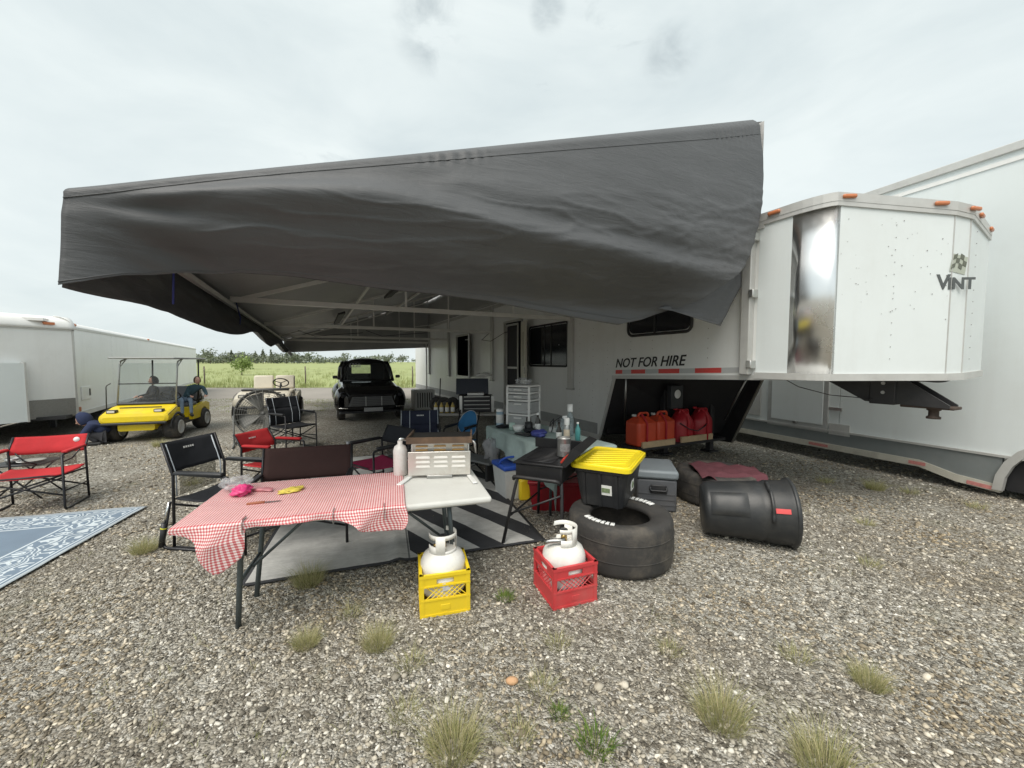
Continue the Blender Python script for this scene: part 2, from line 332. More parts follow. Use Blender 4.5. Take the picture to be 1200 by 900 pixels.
ang = rng.uniform(0, 6.283, K); c, s_ = np.cos(ang)[:, None], np.sin(ang)[:, None]
tilt = rng.uniform(-.5, .5, K)[:, None]
xx = shape[:, :, 0]; yy = shape[:, :, 1]; zz = shape[:, :, 2] + shape[:, :, 0] * tilt * .5
V = np.stack([xx * c - yy * s_ + pts[:, 0:1], xx * s_ + yy * c + pts[:, 1:2], zz + pts[:, 2:3] * .22], 2).reshape(-1, 3)
F = (ICO_F[None] + (np.arange(K) * len(ICO_V))[:, None, None]).reshape(-1, 3)
tone = np.repeat(np.clip(rng.beta(1.7, 1.9, K), 0, 1), len(ICO_F))
stone = tonemat('stone', [(0, (.088, .08, .067)), (.2, (.195, .178, .146)), (.42, (.335, .308, .255)), (.62, (.475, .442, .372)), (.82, (.665, .635, .56)), (1, (.86, .835, .775))], patch=(.84, .73, .57))
tag(joined('gravel', V, F, tone, stone, 'stuff'), 'loose grey and tan gravel stones covering the lot', 'gravel')

# blades of grass: returns arrays for one clump
def blades(n, rad, h0, h1, wd, lean, seed):
    r = np.random.default_rng(seed); a = r.uniform(0, 6.283, n); d = rad * np.sqrt(r.uniform(0, 1, n)); x = d * np.cos(a); y = d * np.sin(a)
    h = h0 + (h1 - h0) * r.power(.8, n) * (1 - .35 * d / rad); l = lean * r.uniform(.2, 1.3, n) * (.35 + d / rad); la = a + r.uniform(-.9, .9, n); wa = r.uniform(0, 6.283, n)
    wx, wy = np.cos(wa) * wd, np.sin(wa) * wd; lx, ly = np.cos(la) * l * h, np.sin(la) * l * h
    z0 = np.zeros(n) - .005
    P = np.stack([np.stack([x - wx, y - wy, z0], 1), np.stack([x + wx, y + wy, z0], 1), np.stack([x + wx * .7 + lx * .35, y + wy * .7 + ly * .35, h * .6], 1), np.stack([x - wx * .7 + lx * .35, y - wy * .7 + ly * .35, h * .6], 1),
                  np.stack([x + lx, y + ly, h], 1)], 1)
    V = P.reshape(-1, 3); b = np.arange(n)[:, None] * 5
    F = np.concatenate([b + np.array([[0, 1, 2]]), b + np.array([[0, 2, 3]]), b + np.array([[3, 2, 4]])]); t = np.tile(r.uniform(0, 1, n), 3)
    return V, F, t
tuft_m = tonemat('tuft_grass', [(0, (.22, .24, .09)), (.4, (.36, .37, .16)), (.7, (.52, .48, .26)), (1, (.68, .60, .38))], trans=.25)
green_m = tonemat('weed_green', [(0, (.07, .14, .02)), (.6, (.16, .26, .05)), (1, (.34, .36, .12))], trans=.25)
tall = joined('grass_tuft', *blades(900, .10, .05, .22, .0009, 1.05, 1), tuft_m); tall_me = tall.data; bpy.data.objects.remove(tall)
low = joined('grass_tuft', *blades(150, .07, .03, .11, .0011, 1.4, 2), tuft_m); low_me = low.data; bpy.data.objects.remove(low)
grn = joined('grass_tuft', *blades(200, .07, .02, .085, .0022, 1.3, 3), green_m); grn_me = grn.data; bpy.data.objects.remove(grn)
TG = 'grass tufts growing through the gravel'
T_BIG, T_LOW, T_GRN = 'tall pale grass tuft with seed heads in open gravel', 'short thin dry grass tuft in the gravel', 'low fresh green weed patch in the gravel'
for (x, y, me, sc_, lb) in [(.965, 1.72, tall_me, 1.0, T_BIG), (-.25, 1.58, tall_me, 1.05, T_BIG), (-.78, 2.2, tall_me, .75, T_BIG), (-1.52, 2.84, tall_me, .9, 'bushy green grass tuft at the edge of the grey striped rug'), (-3.2, 3.33, tall_me, .8, 'grass tuft beside the black rocking chair'),
        (1.83, 1.92, tall_me, .7, T_BIG), (1.27, 1.50, tall_me, .9, T_BIG), (.36, 1.60, grn_me, 1.1, T_GRN), (1.58, 2.1, low_me, .9, T_LOW), (.26, 2.2, low_me, .9, T_LOW), (-1.05, 2.47, low_me, 1., T_LOW), (-.55, 2.05, low_me, 1., T_LOW),
        (.03, 1.63, low_me, 1., T_LOW), (.9, 2.15, low_me, .8, T_LOW), (4.7, 5.0, tall_me, .85, 'grass tuft beside the shadow of the tall white trailer'), (5.0, 4.85, low_me, 1.2, T_LOW), (5.25, 4.35, low_me, 1.2, T_LOW), (4.3, 5.3, low_me, 1.3, T_LOW), (-.05, 2.65, grn_me, .8, T_GRN), (-1.2, 2.2, tall_me, .6, T_BIG), (.15, 1.9, low_me, 1., T_LOW),
        (-.5, 1.75, low_me, .9, T_LOW), (-6.9, 7.6, tall_me, .9, 'grass tuft in front of the yellow golf cart'), (.22, 1.75, grn_me, .55, T_GRN), (-4.3, 5.2, low_me, 1.3, T_LOW), (3.6, 3.9, low_me, 1., T_LOW), (2.9, 3.1, low_me, .9, T_LOW)]:
    o = link('grass_tuft', me, None, (x, y, 0), (0, 0, random.uniform(0, 6))); o.scale = (sc_ * random.uniform(.9, 1.1),) * 3; tag(o, lb, 'grass', TG)
wv, wf, wt_, off = [], [], [], 0
for i in range(330):
    y = 1.0 + 4.5 * random.random() ** 1.4; x = random.uniform(-1.3, 1.35) * (y + .3)
    if noise.fractal(Vector((x * .9, y * .9, 9.)), 1., 2., 3) < -.05: continue
    v, f, t = blades(random.choice((4, 6, 10)), .05, .015, .06, .0012, 1.5, 400 + i % 60); v = v.copy(); v[:, 0] += x; v[:, 1] += y; wv.append(v); wf.append(f + off); wt_.append(t); off += len(v)
tag(joined('thin_weeds', np.concatenate(wv), np.concatenate(wf), np.concatenate(wt_), tuft_m, 'stuff'), 'thin single grass blades scattered through the gravel', 'weeds')
tag(MB().ball((0, 0, .012), (.034, .024, .018), 10).build('stone', M('orange_stone', (.55, .33, .18), .8, bump=.2), None, (0.0, 1.93, 0)), 'single orange-tan flat stone lying in the gravel', 'stone')

# rough grass along the road and in the field
allv, allf, allt, off = [], [], [], 0
for i in range(1500):
    y = 25 + 60 * random.random() ** 2.2; x = random.uniform(-1.05, .35) * y
    v, f, t = blades(9, .35, .2, .5, .012, .35, 100 + i % 40); v = v.copy(); v[:, 0] += x; v[:, 1] += y; v[:, 2] += .0012 * (y - 25)
    allv.append(v); allf.append(f + off); allt.append(t * .6 + .4 * random.random()); off += len(v)
for i in range(420):
    y = random.uniform(12.5, 17.2); x = random.uniform(-16, 1.5)
    v, f, t = blades(14, .16, .03, .09, .005, .9, 200 + i % 20); v = v.copy(); v[:, 0] += x; v[:, 1] += y
    allv.append(v); allf.append(f + off); allt.append(t); off += len(v)
fg = tonemat('field_blade', [(0, (.18, .22, .08)), (.5, (.30, .335, .13)), (1, (.46, .43, .22))], trans=.3)
tag(joined('field_grass', np.concatenate(allv), np.concatenate(allf), np.concatenate(allt), fg, 'stuff'), 'long green meadow grass beyond the gravel road', 'grass')

# trees on the skyline
leafm = tonemat('hazed_foliage', [(0, (.15, .175, .14)), (.5, (.2, .225, .175)), (1, (.26, .28, .21))], rough=.9)  # distance haze mixed into the leaf colours, paler and greyer
leafl = tonemat('young_foliage', [(0, (.2, .27, .09)), (.5, (.28, .36, .13)), (1, (.36, .44, .18))], rough=.9, trans=.3)
bark = M('bark', (.14, .115, .09), .9, var=.2, bump=.4, bscale=8)
def crown(n, rx, rz, zc, leaf, seed, conic=False, clumps=9):
    r = np.random.default_rng(seed); cc = r.uniform(-1, 1, (clumps, 3)); cc /= np.maximum(1, np.linalg.norm(cc, axis=1))[:, None]
    k = r.integers(0, clumps, n); p = cc[k] * .62 + r.normal(0, .22, (n, 3))
    if conic: p[:, :2] *= np.clip((1.05 - p[:, 2:3]) / 1.6, .05, 1)
    p = p * np.array([rx, rx, rz]) + np.array([0, 0, zc]); d = r.normal(0, 1, (n, 2, 3)); d /= np.linalg.norm(d, axis=2)[:, :, None]; s = leaf * r.uniform(.5, 1.2, (n, 1))
    a, b = d[:, 0] * s, d[:, 1] * s * .7
    V = np.stack([p - a, p + b, p + a, p - b], 1).reshape(-1, 3); F = np.arange(4 * n).reshape(-1, 4)
    return V, F, np.clip(r.uniform(0, 1, n) * .6 + .4 * (k / clumps), 0, 1)
def trunk(h, r, limbs=5, seed=0):
    b = MB(); rr = random.Random(seed); b.tube([(0, 0, 0), (.03 * h, 0, h * .5), (0, .02 * h, h)], [r, r * .7, r * .2], 7)
    for i in range(limbs):
        a = rr.uniform(0, 6.28); z = h * rr.uniform(.35, .8); l = h * .3; b.tube([(0, 0, z), (math.cos(a) * l * .6, math.sin(a) * l * .6, z + l * .4), (math.cos(a) * l, math.sin(a) * l, z + l * .8)], [r * .4, r * .25, r * .08], 5)
    return b
def tree(name, label, loc, rx, h, leaf, n, mat, seed, conic=False, group=None, z=0):
    t = thing(name, label, 'tree', loc, 0, group); trunk(h * .85, h * .022, 6, seed).build('trunk', bark, t)
    c = joined('crown', *crown(n, rx, h * .42, h * .58, leaf, seed, conic), mat); c.parent = t
    return t
V0, F0, T0, off = [], [], [], 0
for i in range(260):
    y = random.uniform(300, 360); x = (random.uniform(-1.25, .55) if i < 170 else random.uniform(-.85, -.5)) * y; h = random.uniform(4, 7.5) if i < 170 else random.uniform(6, 10)
    v, f, t = crown(60, random.uniform(5, 10), h * .5, h * .5, 1.1, i); v = v.copy(); v[:, 0] += x; v[:, 1] += y; v[:, 2] += .0012 * y - .1
    V0.append(v); F0.append(f + off); T0.append(t); off += len(v)
tag(joined('treeline', np.concatenate(V0), np.concatenate(F0), np.concatenate(T0), leafm, 'stuff'), 'far dark row of trees and brush along the horizon', 'trees')
for i, (px, h, rx, con) in enumerate([(247, 11, 6.5, 0), (262, 8.5, 6, 0), (272, 9.5, 3.5, 1), (300, 9, 2.6, 1), (309, 10.5, 2.2, 1), (318, 9.5, 3, 1), (336, 10, 2.4, 1), (345, 9, 4, 0), (362, 8, 3, 1), (404, 8, 5, 0), (455, 8.5, 5, 0), (470, 7.5, 4.5, 0)]):
    y = 270 + 4 * i; x = (px - 600) / 460 * y
    tree('conifer_tree' if con else 'round_tree', 'narrow pointed tree rising above the far skyline' if con else 'broad round tree rising above the far skyline', (x, y, .3), rx, h, .8, 260, leafm, 40 + i, bool(con), 'trees on the skyline')
tree('young_tree', 'young light green tree standing in the meadow', (-32.7, 47.5, .03), 1.2, 2.7, .16, 700, leafl, 5)
for x, y in ((-20.4, 26), (-13.7, 26), (-6.6, 26), (.2, 26)):
    t = thing('fence_post', 'thin weathered wire fence post at the meadow edge', 'fence post', (x, y, 0), 0, 'fence posts along the meadow')
    MB().tube([(0, 0, -.05), (.02, 0, .7), (.01, 0, 1.35)], [.05, .045, .04], 7).build('post', bark, t)
    MB().tube([(.0, -.06, 1.1), (.06, -.05, 1.12)], .012, 5).build('staple', steel, t)
# ---------------------------------------------------------------- main trailer: local x runs back along the wall, y out from the wall
TR, TRR = (2.79, 4.5, 0), R(116.565)
tr = thing('race_trailer', 'long white gooseneck race trailer with the grey awning along its side', 'trailer', TR, TRR)
DARKT = M('trailer_inside_unlit', (.05, .05, .05), .8)  # near black colour stands in for the unlit interior
def panel(t0, t1, z0, z1, nm='wall_panel', th=.03): MB().box(((t0 + t1) / 2, -th / 2, (z0 + z1) / 2), (t1 - t0 - .004, th, z1 - z0 - .003), bev=.002, seg=1).build(nm, white, tr)
ZT = 3.2
MB().prism([(0, 1.49), (1.2, 1.455), (1.2, ZT), (0, ZT)], -.03, 0).build('wall_panel', white, tr)
MB().prism([(1.204, 1.455), (2.37, 1.41), (2.37, ZT), (1.204, ZT)], -.03, 0).build('wall_panel', white, tr)
MB().prism([(2.374, 1.41), (2.74, .32), (3.6, .32), (3.6, ZT), (2.374, ZT)], -.03, 0).build('wall_panel', white, tr)
for a, b in ((3.6, 4.55), (4.55, 5.68)): panel(a, b, .32, ZT)
panel(5.68, 6.64, 2.66, ZT)
ed = 6.64
while ed < 9.3: panel(ed, min(ed + 1.22, 9.35), .32, ZT); ed = min(ed + 1.22, 9.35)
panel(9.35, 10.6, 2.54, ZT); panel(9.35, 10.6, .32, 1.16)
ed = 10.6
while ed < 17.1: panel(ed, min(ed + 1.22, 17.1), .32, ZT); ed += 1.22
# inner box
MB().box((9.6, -2.38, 1.85), (15., .04, 2.9)).build('far_wall', white, tr)
MB().box((17.08, -1.2, 1.75), (.04, 2.3, 2.85)).build('rear_wall', white, tr)
MB().box((8.5, -1.2, ZT + .03), (17.2, 2.44, .05), bev=.02).build('roof', white, tr)
MB().box((9.9, -1.2, .36), (14.3, 2.3, .06)).build('floor', DARKT, tr)
MB().box((9.6, -1.5, 1.75), (14.5, .03, 2.7)).build('dark_backing', DARKT, tr)  # dark sheet so the openings look unlit inside
# sloped front wall under the gooseneck, underside, far cheek
MB().hexa([(2.41, -.035, 1.40), (1.5, -2.36, 1.40), (1.6, -2.36, 1.40), (2.5, -.035, 1.40)], [(2.78, -.035, .34), (2.08, -2.36, .3), (2.18, -2.36, .3), (2.88, -.035, .34)]).build('sloped_front', lining, tr)
MB().hexa([(-.5, -.05, 1.48), (2.41, -.05, 1.40), (2.41, -2.36, 1.40), (-.5, -2.2, 1.48)], [(-.5, -.05, 1.51), (2.41, -.05, 1.44), (2.41, -2.36, 1.44), (-.5, -2.2, 1.51)]).build('gooseneck_floor', lining, tr)
MB().prism([(1.3, 1.42), (1.85, .15), (2.9, .1), (2.5, 1.42)], -2.42, -2.37).build('far_cheek', lining, tr)
MB().hexa([(1.83, -2.37, .15), (1.855, -2.37, .15), (1.855, -2.34, .15), (1.83, -2.34, .15)], [(1.28, -2.37, 1.42), (1.305, -2.37, 1.42), (1.305, -2.34, 1.42), (1.28, -2.34, 1.42)]).build('cheek_edge', M('edge_olive', (.18, .17, .14), .6), tr)
MB().hexa([(2.715, -.02, .31), (2.765, -.02, .31), (2.765, .014, .31), (2.715, .014, .31)], [(2.345, -.02, 1.41), (2.395, -.02, 1.41), (2.395, .014, 1.41), (2.345, .014, 1.41)]).build('slope_trim', alu_p, tr)
MB().prism([(-.42, 1.455), (2.42, 1.365), (2.42, 1.42), (-.42, 1.51)], -.03, .016).build('lower_rail', alu_p, tr)
MB().box((9.95, .0, .305), (14.4, .05, .09)).build('lower_rail', alu_p, tr)
MB().box((9.95, .004, .45), (14.3, .006, .2)).build('skirt_band', M('skirt_grey', (.33, .34, .34), .5, var=.1, dirt=.5, dcol=(.2, .18, .15)), tr)
MB().box((8.5, .008, ZT - .02), (17.1, .03, .09)).build('upper_rail', alu_p, tr)
# tape
def tape_z(t): return 1.56 - .034 * t
for i, (a, b, r_) in enumerate([(-.34, -.05, 1), (.12, .42, 0), (.42, .80, 1), (.80, 1.05, 0), (1.05, 1.42, 1), (1.42, 1.68, 0), (1.68, 1.98, 1), (1.98, 2.18, 0), (2.18, 2.34, 1)]):
    MB().prism([(a, tape_z(a) - .032), (b, tape_z(b) - .032), (b, tape_z(b) + .032), (a, tape_z(a) + .032)], -.001, .004).build('reflective_tape', redtape if r_ else whitetape, tr)
inkb = M('black_lettering', (.015, .015, .015), .4)
def wallmt(t, z, roll=0): return Matrix.Translation((t, .005, z)) @ Matrix.Rotation(math.pi, 4, 'Z') @ Matrix.Rotation(roll, 4, 'Y') @ Matrix.Rotation(R(90), 4, 'X')
text('lettering', 'NOT FOR HIRE', inkb, .205, tr, wallmt(2.35, 1.555, R(-2)), shear=.3, bold=.003)
# rivets in vertical lines
for t, z0, z1 in ((.62, 1.7, 2.1), (1.55, 1.72, 2.05), (2.0, 1.72, 2.05), (2.55, 1.1, 2.0), (2.95, .5, 2.3), (3.35, .5, 2.4)):
    b = MB(); z = z0
    while z < z1: b.ball((t, .001, z), (.008, .005, .008), 6); z += .125
    o = b.build('rivet_row', M('rivet', (.45, .44, .42), .5, .4), tr); o['kind'] = 'stuff'
# windows on the wall
def rounded(x0, x1, z0, z1, r, n=4):
    out = []
    for cx, cz, a0 in ((x1 - r, z1 - r, 0), (x0 + r, z1 - r, 90), (x0 + r, z0 + r, 180), (x1 - r, z0 + r, 270)):
        for k in range(n + 1): a = R(a0 + 90 * k / n); out.append((cx + r * math.cos(a), cz + r * math.sin(a)))
    return out
def window(t0, t1, z0, z1, bars, r=.06):
    g = MB().prism(rounded(t0 + .03, t1 - .03, z0 + .03, z1 - .03, r), -.01, .012).build('window', dglass, tr)
    p = [(x, .014, z) for x, z in rounded(t0, t1, z0, z1, r)]; MB().tube(p, .022, 6, closed=True).build('frame', blackm, g)
    for b in bars: MB().box((b, .016, (z0 + z1) / 2), (.03, .012, z1 - z0 - .04)).build('mullion', blackm, g)
window(3.74, 5.28, 1.56, 2.45, (4.35, 4.62)); window(.86, 2.05, 2.06, 2.5, (1.5,), .09)
# blinds seen in the window
MB().box((4.05, -.0, 2.0), (.02, .03, .02)).build('latch', steel, tr)
# side door: frame, screen door with bars, open leaf
fr = MB()
for c, d in (((5.66, .01, 1.5), (.05, .05, 2.4)), ((6.66, .01, 1.5), (.05, .05, 2.4)), ((6.16, .01, 2.68), (1.05, .05, .05)), ((6.16, .01, .33), (1.05, .05, .05))): fr.box(c, d)
fr.build('door_frame', alu_p, tr)
sc = MB()
for z in (.42, 1.02, 1.5, 2.6): sc.box((6.28, -.03, z), (.66, .02, .05))
for t in (5.97, 6.6): sc.box((t, -.03, 1.5), (.05, .02, 2.2))
sd_ = sc.build('screen_door', alu_p, tr)
MB().box((6.28, -.035, 1.5), (.6, .004, 2.1)).build('screen', M('door_screen', (.03, .03, .035), .7), sd_)
leaf = MB().box((5.37, .125, 1.55), (.04, .61, 2.1), rot=(0, 0, R(72)), bev=.01).build('door_leaf', M('leaf_white', (.62, .6, .52), .45, var=.06, dirt=.2), tr)
MB().box((5.376, .148, 1.95), (.012, .2, .8), rot=(0, 0, R(72)), bev=.004).build('leaf_window', M('frosted_pane', (.42, .4, .33), .3), leaf)
MB().box((5.14, .225, 1.45), (.03, .03, .14), bev=.008).build('door_handle', steel, leaf)
# second opening with a flap and a mirror
f2 = MB()
for c, d in (((9.35, .01, 1.85), (.06, .05, 1.44)), ((10.6, .01, 1.85), (.06, .05, 1.44)), ((9.97, .01, 2.55), (1.3, .05, .06)), ((9.97, .01, 1.15), (1.3, .05, .06))): f2.box(c, d)
f2.build('hatch_frame', alu_p, tr)
MB().box((9.09, .12, 1.85), (.04, .5, 1.35), rot=(0, 0, R(70)), bev=.01).build('hatch_leaf', white, tr)
MB().box((9.85, -.25, 1.95), (.18, .03, 1.1), bev=.01).build('door_mirror', chrome, tr)
MB().box((10.2, -.35, 2.42), (.3, .3, .03), bev=.01).build('inside_lamp', M('lamp_cover', (.8, .8, .78), .3), tr)
# corner post by the nose and its brackets
MB().box((.09, .045, 2.36), (.11, .09, 1.72), bev=.012).build('corner_post', alu_p, tr)
for z in (1.62, 2.42, 3.05): MB().box((.02, .06, z), (.06, .1, .09), bev=.01).build('post_bracket', alu, tr)
# nose: path of plan points (u forward, v across, bottom, top)
NP = [(0, 0, 1.50, 3.20), (.34, 0, 1.50, 3.20)] + [(.34 + .36 * math.sin(k / 6 * math.pi / 2) , .12 * (1 - math.cos(k / 6 * math.pi / 2)), 1.50, 3.20) for k in range(1, 7)] + [(1.215, 1.05, 1.505, 3.09), (1.27, 1.27, 1.51, 3.07), (1.15, 2.3, 1.525, 3.04), (0, 2.36, 1.5, 3.15)]
def npt(i, z, out=0.):
    u, v, zb, zt = NP[i]; c = Vector((u - .3, v - 1.2)); c = c.normalized() * out
    return (-(u + c.x), -(v + c.y), zb if z == 'b' else zt if z == 't' else (zt + z if z > 0 else zb + z))
def npanel(i, j, mat, nm, smooth=False):
    b = MB(); n = j - i
    b.add([npt(k, 'b') for k in range(i, j + 1)] + [npt(k, 't') for k in range(i, j + 1)], [(k, k + 1, n + 2 + k, n + 1 + k) for k in range(n)], 0, smooth); return b.build(nm, mat, tr, thick=.012)
npanel(0, 1, white2, 'nose_panel'); npanel(1, 7, M('brushed_steel', (.86, .87, .87), .24, 1, var=.03, scale=2, bump=.02, bscale=4), 'polished_corner', True); npanel(7, 8, white2, 'nose_panel'); npanel(8, 9, white2, 'nose_panel'); npanel(9, 10, white2, 'nose_panel'); npanel(10, 11, white2, 'nose_panel')
MB().add([npt(i, .09, -.02) for i in range(12)], [tuple(range(12))]).build('nose_roof', white2, tr, thick=.01)
MB().add([npt(i, -.01, -.04) for i in range(12)], [tuple(range(12))]).build('nose_floor', alu_p, tr, thick=.02)
def nrail(zlo, zhi, out, nm, mat, base):
    b = MB(); k = 11
    for z, o_ in ((zlo, out), (zhi, out)): b.v += [((lambda p: (p[0], p[1], NP[i][3 if base else 2] + z))(npt(i, 'b', o_))) for i in range(k)]
    for i in range(k - 1): b.f.append((i, i + 1, k + i + 1, k + i)); b.m.append(0); b.s.append(False)
    b.build(nm, mat, tr, thick=.022)
nrail(.012, .095, .018, 'upper_rail', alu_p, True); nrail(-.03, .015, .014, 'upper_rail', alu_p, True); nrail(-.04, .03, .014, 'lower_rail', alu_p, False)
for i, f_ in ((0, .5), (7, .08), (7, .85), (8, .9), (9, .25), (9, .85)):
    a = Vector(npt(i, 't', .045)); b_ = Vector(npt(i + 1, 't', .045)); p = a.lerp(b_, f_); d = (b_ - a); an = math.atan2(d.y, d.x)
    MB().box((0, 0, 0), (.13, .03, .04), bev=.015).build('marker_light', amber, tr, (p.x, p.y, p.z + .06), (0, 0, an))
def nface(i, f_, z, out=.009):
    a = Vector(npt(i, 'b')); b_ = Vector(npt(i + 1, 'b')); p = a.lerp(b_, f_); d = (b_ - a).normalized(); nrm = Vector((d.y, -d.x, 0))
    if nrm.dot(p - Vector((-.3, -1.2, p.z))) < 0: nrm = -nrm
    p = p + nrm * out; p.z = z; m = Matrix((d, Vector((0, 0, 1)), d.cross(Vector((0, 0, 1))))).transposed().to_4x4(); m.translation = p; return m
rowm = M('rivet_dark', (.25, .24, .23), .6)
for i, f_ in ((7, .5), (9, .3)):
    b = MB()
    for k in range(12): p = nface(i, f_, 1.68 + k * .118).translation; b.ball(p, .0045, 6)
    b.build('rivet_row', rowm, tr)['kind'] = 'stuff'
b = MB()
for k in range(46):
    p = nface(7, random.random(), random.uniform(2.0, 3.05)).translation; b.ball(p, random.uniform(.002, .005), 6)
b.build('stone_chips', rowm, tr)['kind'] = 'stuff'
for i, f_ in ((8, .02), (8, .98)): 
    p = nface(i, f_, 2.3).translation; MB().box((0, 0, 0), (.008, .008, 1.52)).build('seam', alu_p, tr, p)
greyl = M('grey_lettering', (.09, .1, .1), .5)
text('lettering', 'V', greyl, .2, tr, nface(7, .88, 2.36), bold=.004)
text('lettering', 'INT', greyl, .155, tr, nface(7, .975, 2.36), bold=.005)
fl = MB(); fm = nface(8, -.05, 2.55, .012)
for i in range(4):
    for j in range(3):
        if (i + j) % 2 == 0: fl.add([fm @ Vector((i * .045 + dx * .045 + (j + dy) * .012, (j + dy) * .045 + .02 * math.sin((i + dx) * 1.1), 0)) for dx, dy in ((0, 0), (1, 0), (1, 1), (0, 1))], [(0, 1, 2, 3)])
fl.build('flag_emblem', M('flag_dark', (.12, .13, .1), .5), tr, thick=.003)
fl = MB(); fl.add([fm @ Vector((x, y, -.003)) for x, y in ((-.01, -.02), (.19, -.05), (.22, .12), (.02, .15))], [(0, 1, 2, 3)]); fl.build('flag_field', M('flag_green', (.42, .45, .38), .5), tr, thick=.002)
# gooseneck coupler
gk = MB()
for v in (-1.02, -1.22): gk.prism([(-.12, 1.5), (-.9, 1.5), (-1.28, 1.22), (-1.28, 1.19), (-.62, 1.21)], v - .012, v + .012)
gk.build('coupler_plate', blackm, tr)
MB().box((-.77, -1.12, 1.345), (.22, .26, .31), bev=.01).build('coupler_box', blackm, tr)
for z in (1.42, 1.32): MB().cyl((-.78, -.975, z), (-.78, -1.0, z), .018, n=8).build('bolt', steel, tr)
MB().box((-1.11, -1.12, 1.19), (.4, .2, .03), bev=.008).build('coupler_foot', M('rusty_steel', (.075, .055, .045), .7, .3, var=.25, dirt=.5, dcol=(.08, .05, .035)), tr)
MB().lathe([(0, 0), (.055, 0), (.055, .02), (.04, .03), (.04, .08), (.055, .09), (.055, .11), (0, .11)], 14).build('coupler_socket', MATS['rusty_steel'], tr, (-1.14, -1.12, 1.07))
MB().tube(fillet([(-.8, -1.45, 1.44), (-.9, -1.6, 1.44), (-1.0, -1.8, 1.42), (-1.05, -2.05, 1.48)], .1), .012, 6).build('breakaway_cable', blackm, tr)
MB().tube([(-.1, -.3, 1.48), (-.2, -.5, 1.36), (-.4, -.75, 1.27), (-.7, -1.0, 1.24)], .005, 5).build('safety_wire', blackm, tr)
# landing leg, struts and electric box under the overhang
MB().box((2.22, -1.02, .62), (.11, .11, 1.2), bev=.008).build('landing_leg', blackm, tr)
MB().box((2.22, -1.02, .02), (.24, .24, .03), bev=.006).build('landing_foot', blackm, tr)
MB().box((2.0, -1.95, .45), (.1, .1, .9), bev=.008).build('landing_leg', blackm, tr)
MB().box((2.0, -1.95, .02), (.22, .22, .03), bev=.006).build('landing_foot', blackm, tr)
for a, b_ in (((2.2, -.1, 1.4), (2.55, -.4, .5)), ((1.35, -2.0, 1.42), (1.85, -2.15, .6))): MB().cyl(a, b_, .016, n=8).build('strut', steel, tr)
MB().box((1.98, -1.0, 1.05), (.1, .28, .4), bev=.01).build('electric_box', blackp, tr)
MB().lathe([(.0, .004), (.07, .004), (.075, 0)], 16).build('oval_badge', whitep, tr, (1.925, -1.0, 1.1), (0, R(-90), 0))
MB().box((2.5, -1.1, .42), (.12, 2.0, .1), rot=(0, 0, R(-14)), bev=.01).build('front_crossmember', lining, tr)
# wheels
for t in (10.3, 11.2, 12.1):
    wl = MB().lathe([(.2, -.12), (.34, -.12), (.38, -.08), (.38, .08), (.34, .12), (.2, .12)], 20).build('wheel', rubber, tr, (t, -.25, .38), (R(90), 0, 0))

# ---------------------------------------------------------------- awning
def fabric_mat(name, col):
    m = bpy.data.materials.new(name); m.use_nodes = True; t = m.node_tree; b = t.nodes['Principled BSDF']; b.inputs['Roughness'].default_value = .58
    tc = N(t, 'ShaderNodeTexCoord'); n = N(t, 'ShaderNodeTexNoise', i_Scale=1.4, i_Detail=8., i_Roughness=.65); t.links.new(tc.outputs['Object'], n.inputs[0])
    mx = N(t, 'ShaderNodeMix', data_type='RGBA'); t.links.new(n.outputs[0], mx.inputs[0]); mx.inputs[6].default_value = (*[c * .78 for c in col], 1); mx.inputs[7].default_value = (*[c * 1.25 for c in col], 1)
    mp = N(t, 'ShaderNodeMapping'); mp.inputs['Scale'].default_value = (2, 14, 3); mp.inputs['Rotation'].default_value = (0, 0, .2); t.links.new(tc.outputs['Object'], mp.inputs[0])
    n2 = N(t, 'ShaderNodeTexNoise', i_Scale=4., i_Detail=8., i_Roughness=.7); t.links.new(mp.outputs[0], n2.inputs[0])
    mr = N(t, 'ShaderNodeMapRange', i_From_Min=.62, i_From_Max=.78, i_To_Max=.28); t.links.new(n2.outputs[0], mr.inputs[0])
    m2 = N(t, 'ShaderNodeMix', data_type='RGBA'); t.links.new(mr.outputs[0], m2.inputs[0]); t.links.new(mx.outputs[2], m2.inputs[6]); m2.inputs[7].default_value = (.24, .24, .23, 1)
    t.links.new(m2.outputs[2], b.inputs['Base Color'])
    n3 = N(t, 'ShaderNodeTexNoise', i_Scale=6., i_Detail=5., i_Distortion=1.2); t.links.new(tc.outputs['Object'], n3.inputs[0]); bp = N(t, 'ShaderNodeBump', i_Strength=.10, i_Distance=.03); t.links.new(n3.outputs[0], bp.inputs['Height'])
    n4 = N(t, 'ShaderNodeTexNoise', i_Scale=260., i_Detail=2.); t.links.new(tc.outputs['Object'], n4.inputs[0]); b2 = N(t, 'ShaderNodeBump', i_Strength=.12, i_Distance=.004); t.links.new(n4.outputs[0], b2.inputs['Height']); 
    mp5 = N(t, 'ShaderNodeMapping'); mp5.inputs['Scale'].default_value = (1, 1.1, 6.5); mp5.inputs['Rotation'].default_value = (.12, 0, 0); t.links.new(tc.outputs['Object'], mp5.inputs[0])
    n5 = N(t, 'ShaderNodeTexNoise', i_Scale=2.6, i_Detail=9., i_Roughness=.62, i_Distortion=.8); t.links.new(mp5.outputs[0], n5.inputs[0]); b5 = N(t, 'ShaderNodeBump', i_Strength=.28, i_Distance=.03); t.links.new(n5.outputs[0], b5.inputs['Height']); t.links.new(bp.outputs[0], b5.inputs['Normal']); t.links.new(b5.outputs[0], b2.inputs['Normal'])
    t.links.new(b2.outputs[0], b.inputs['Normal']); return m
fab = fabric_mat('awning_vinyl', (.080, .083, .087))
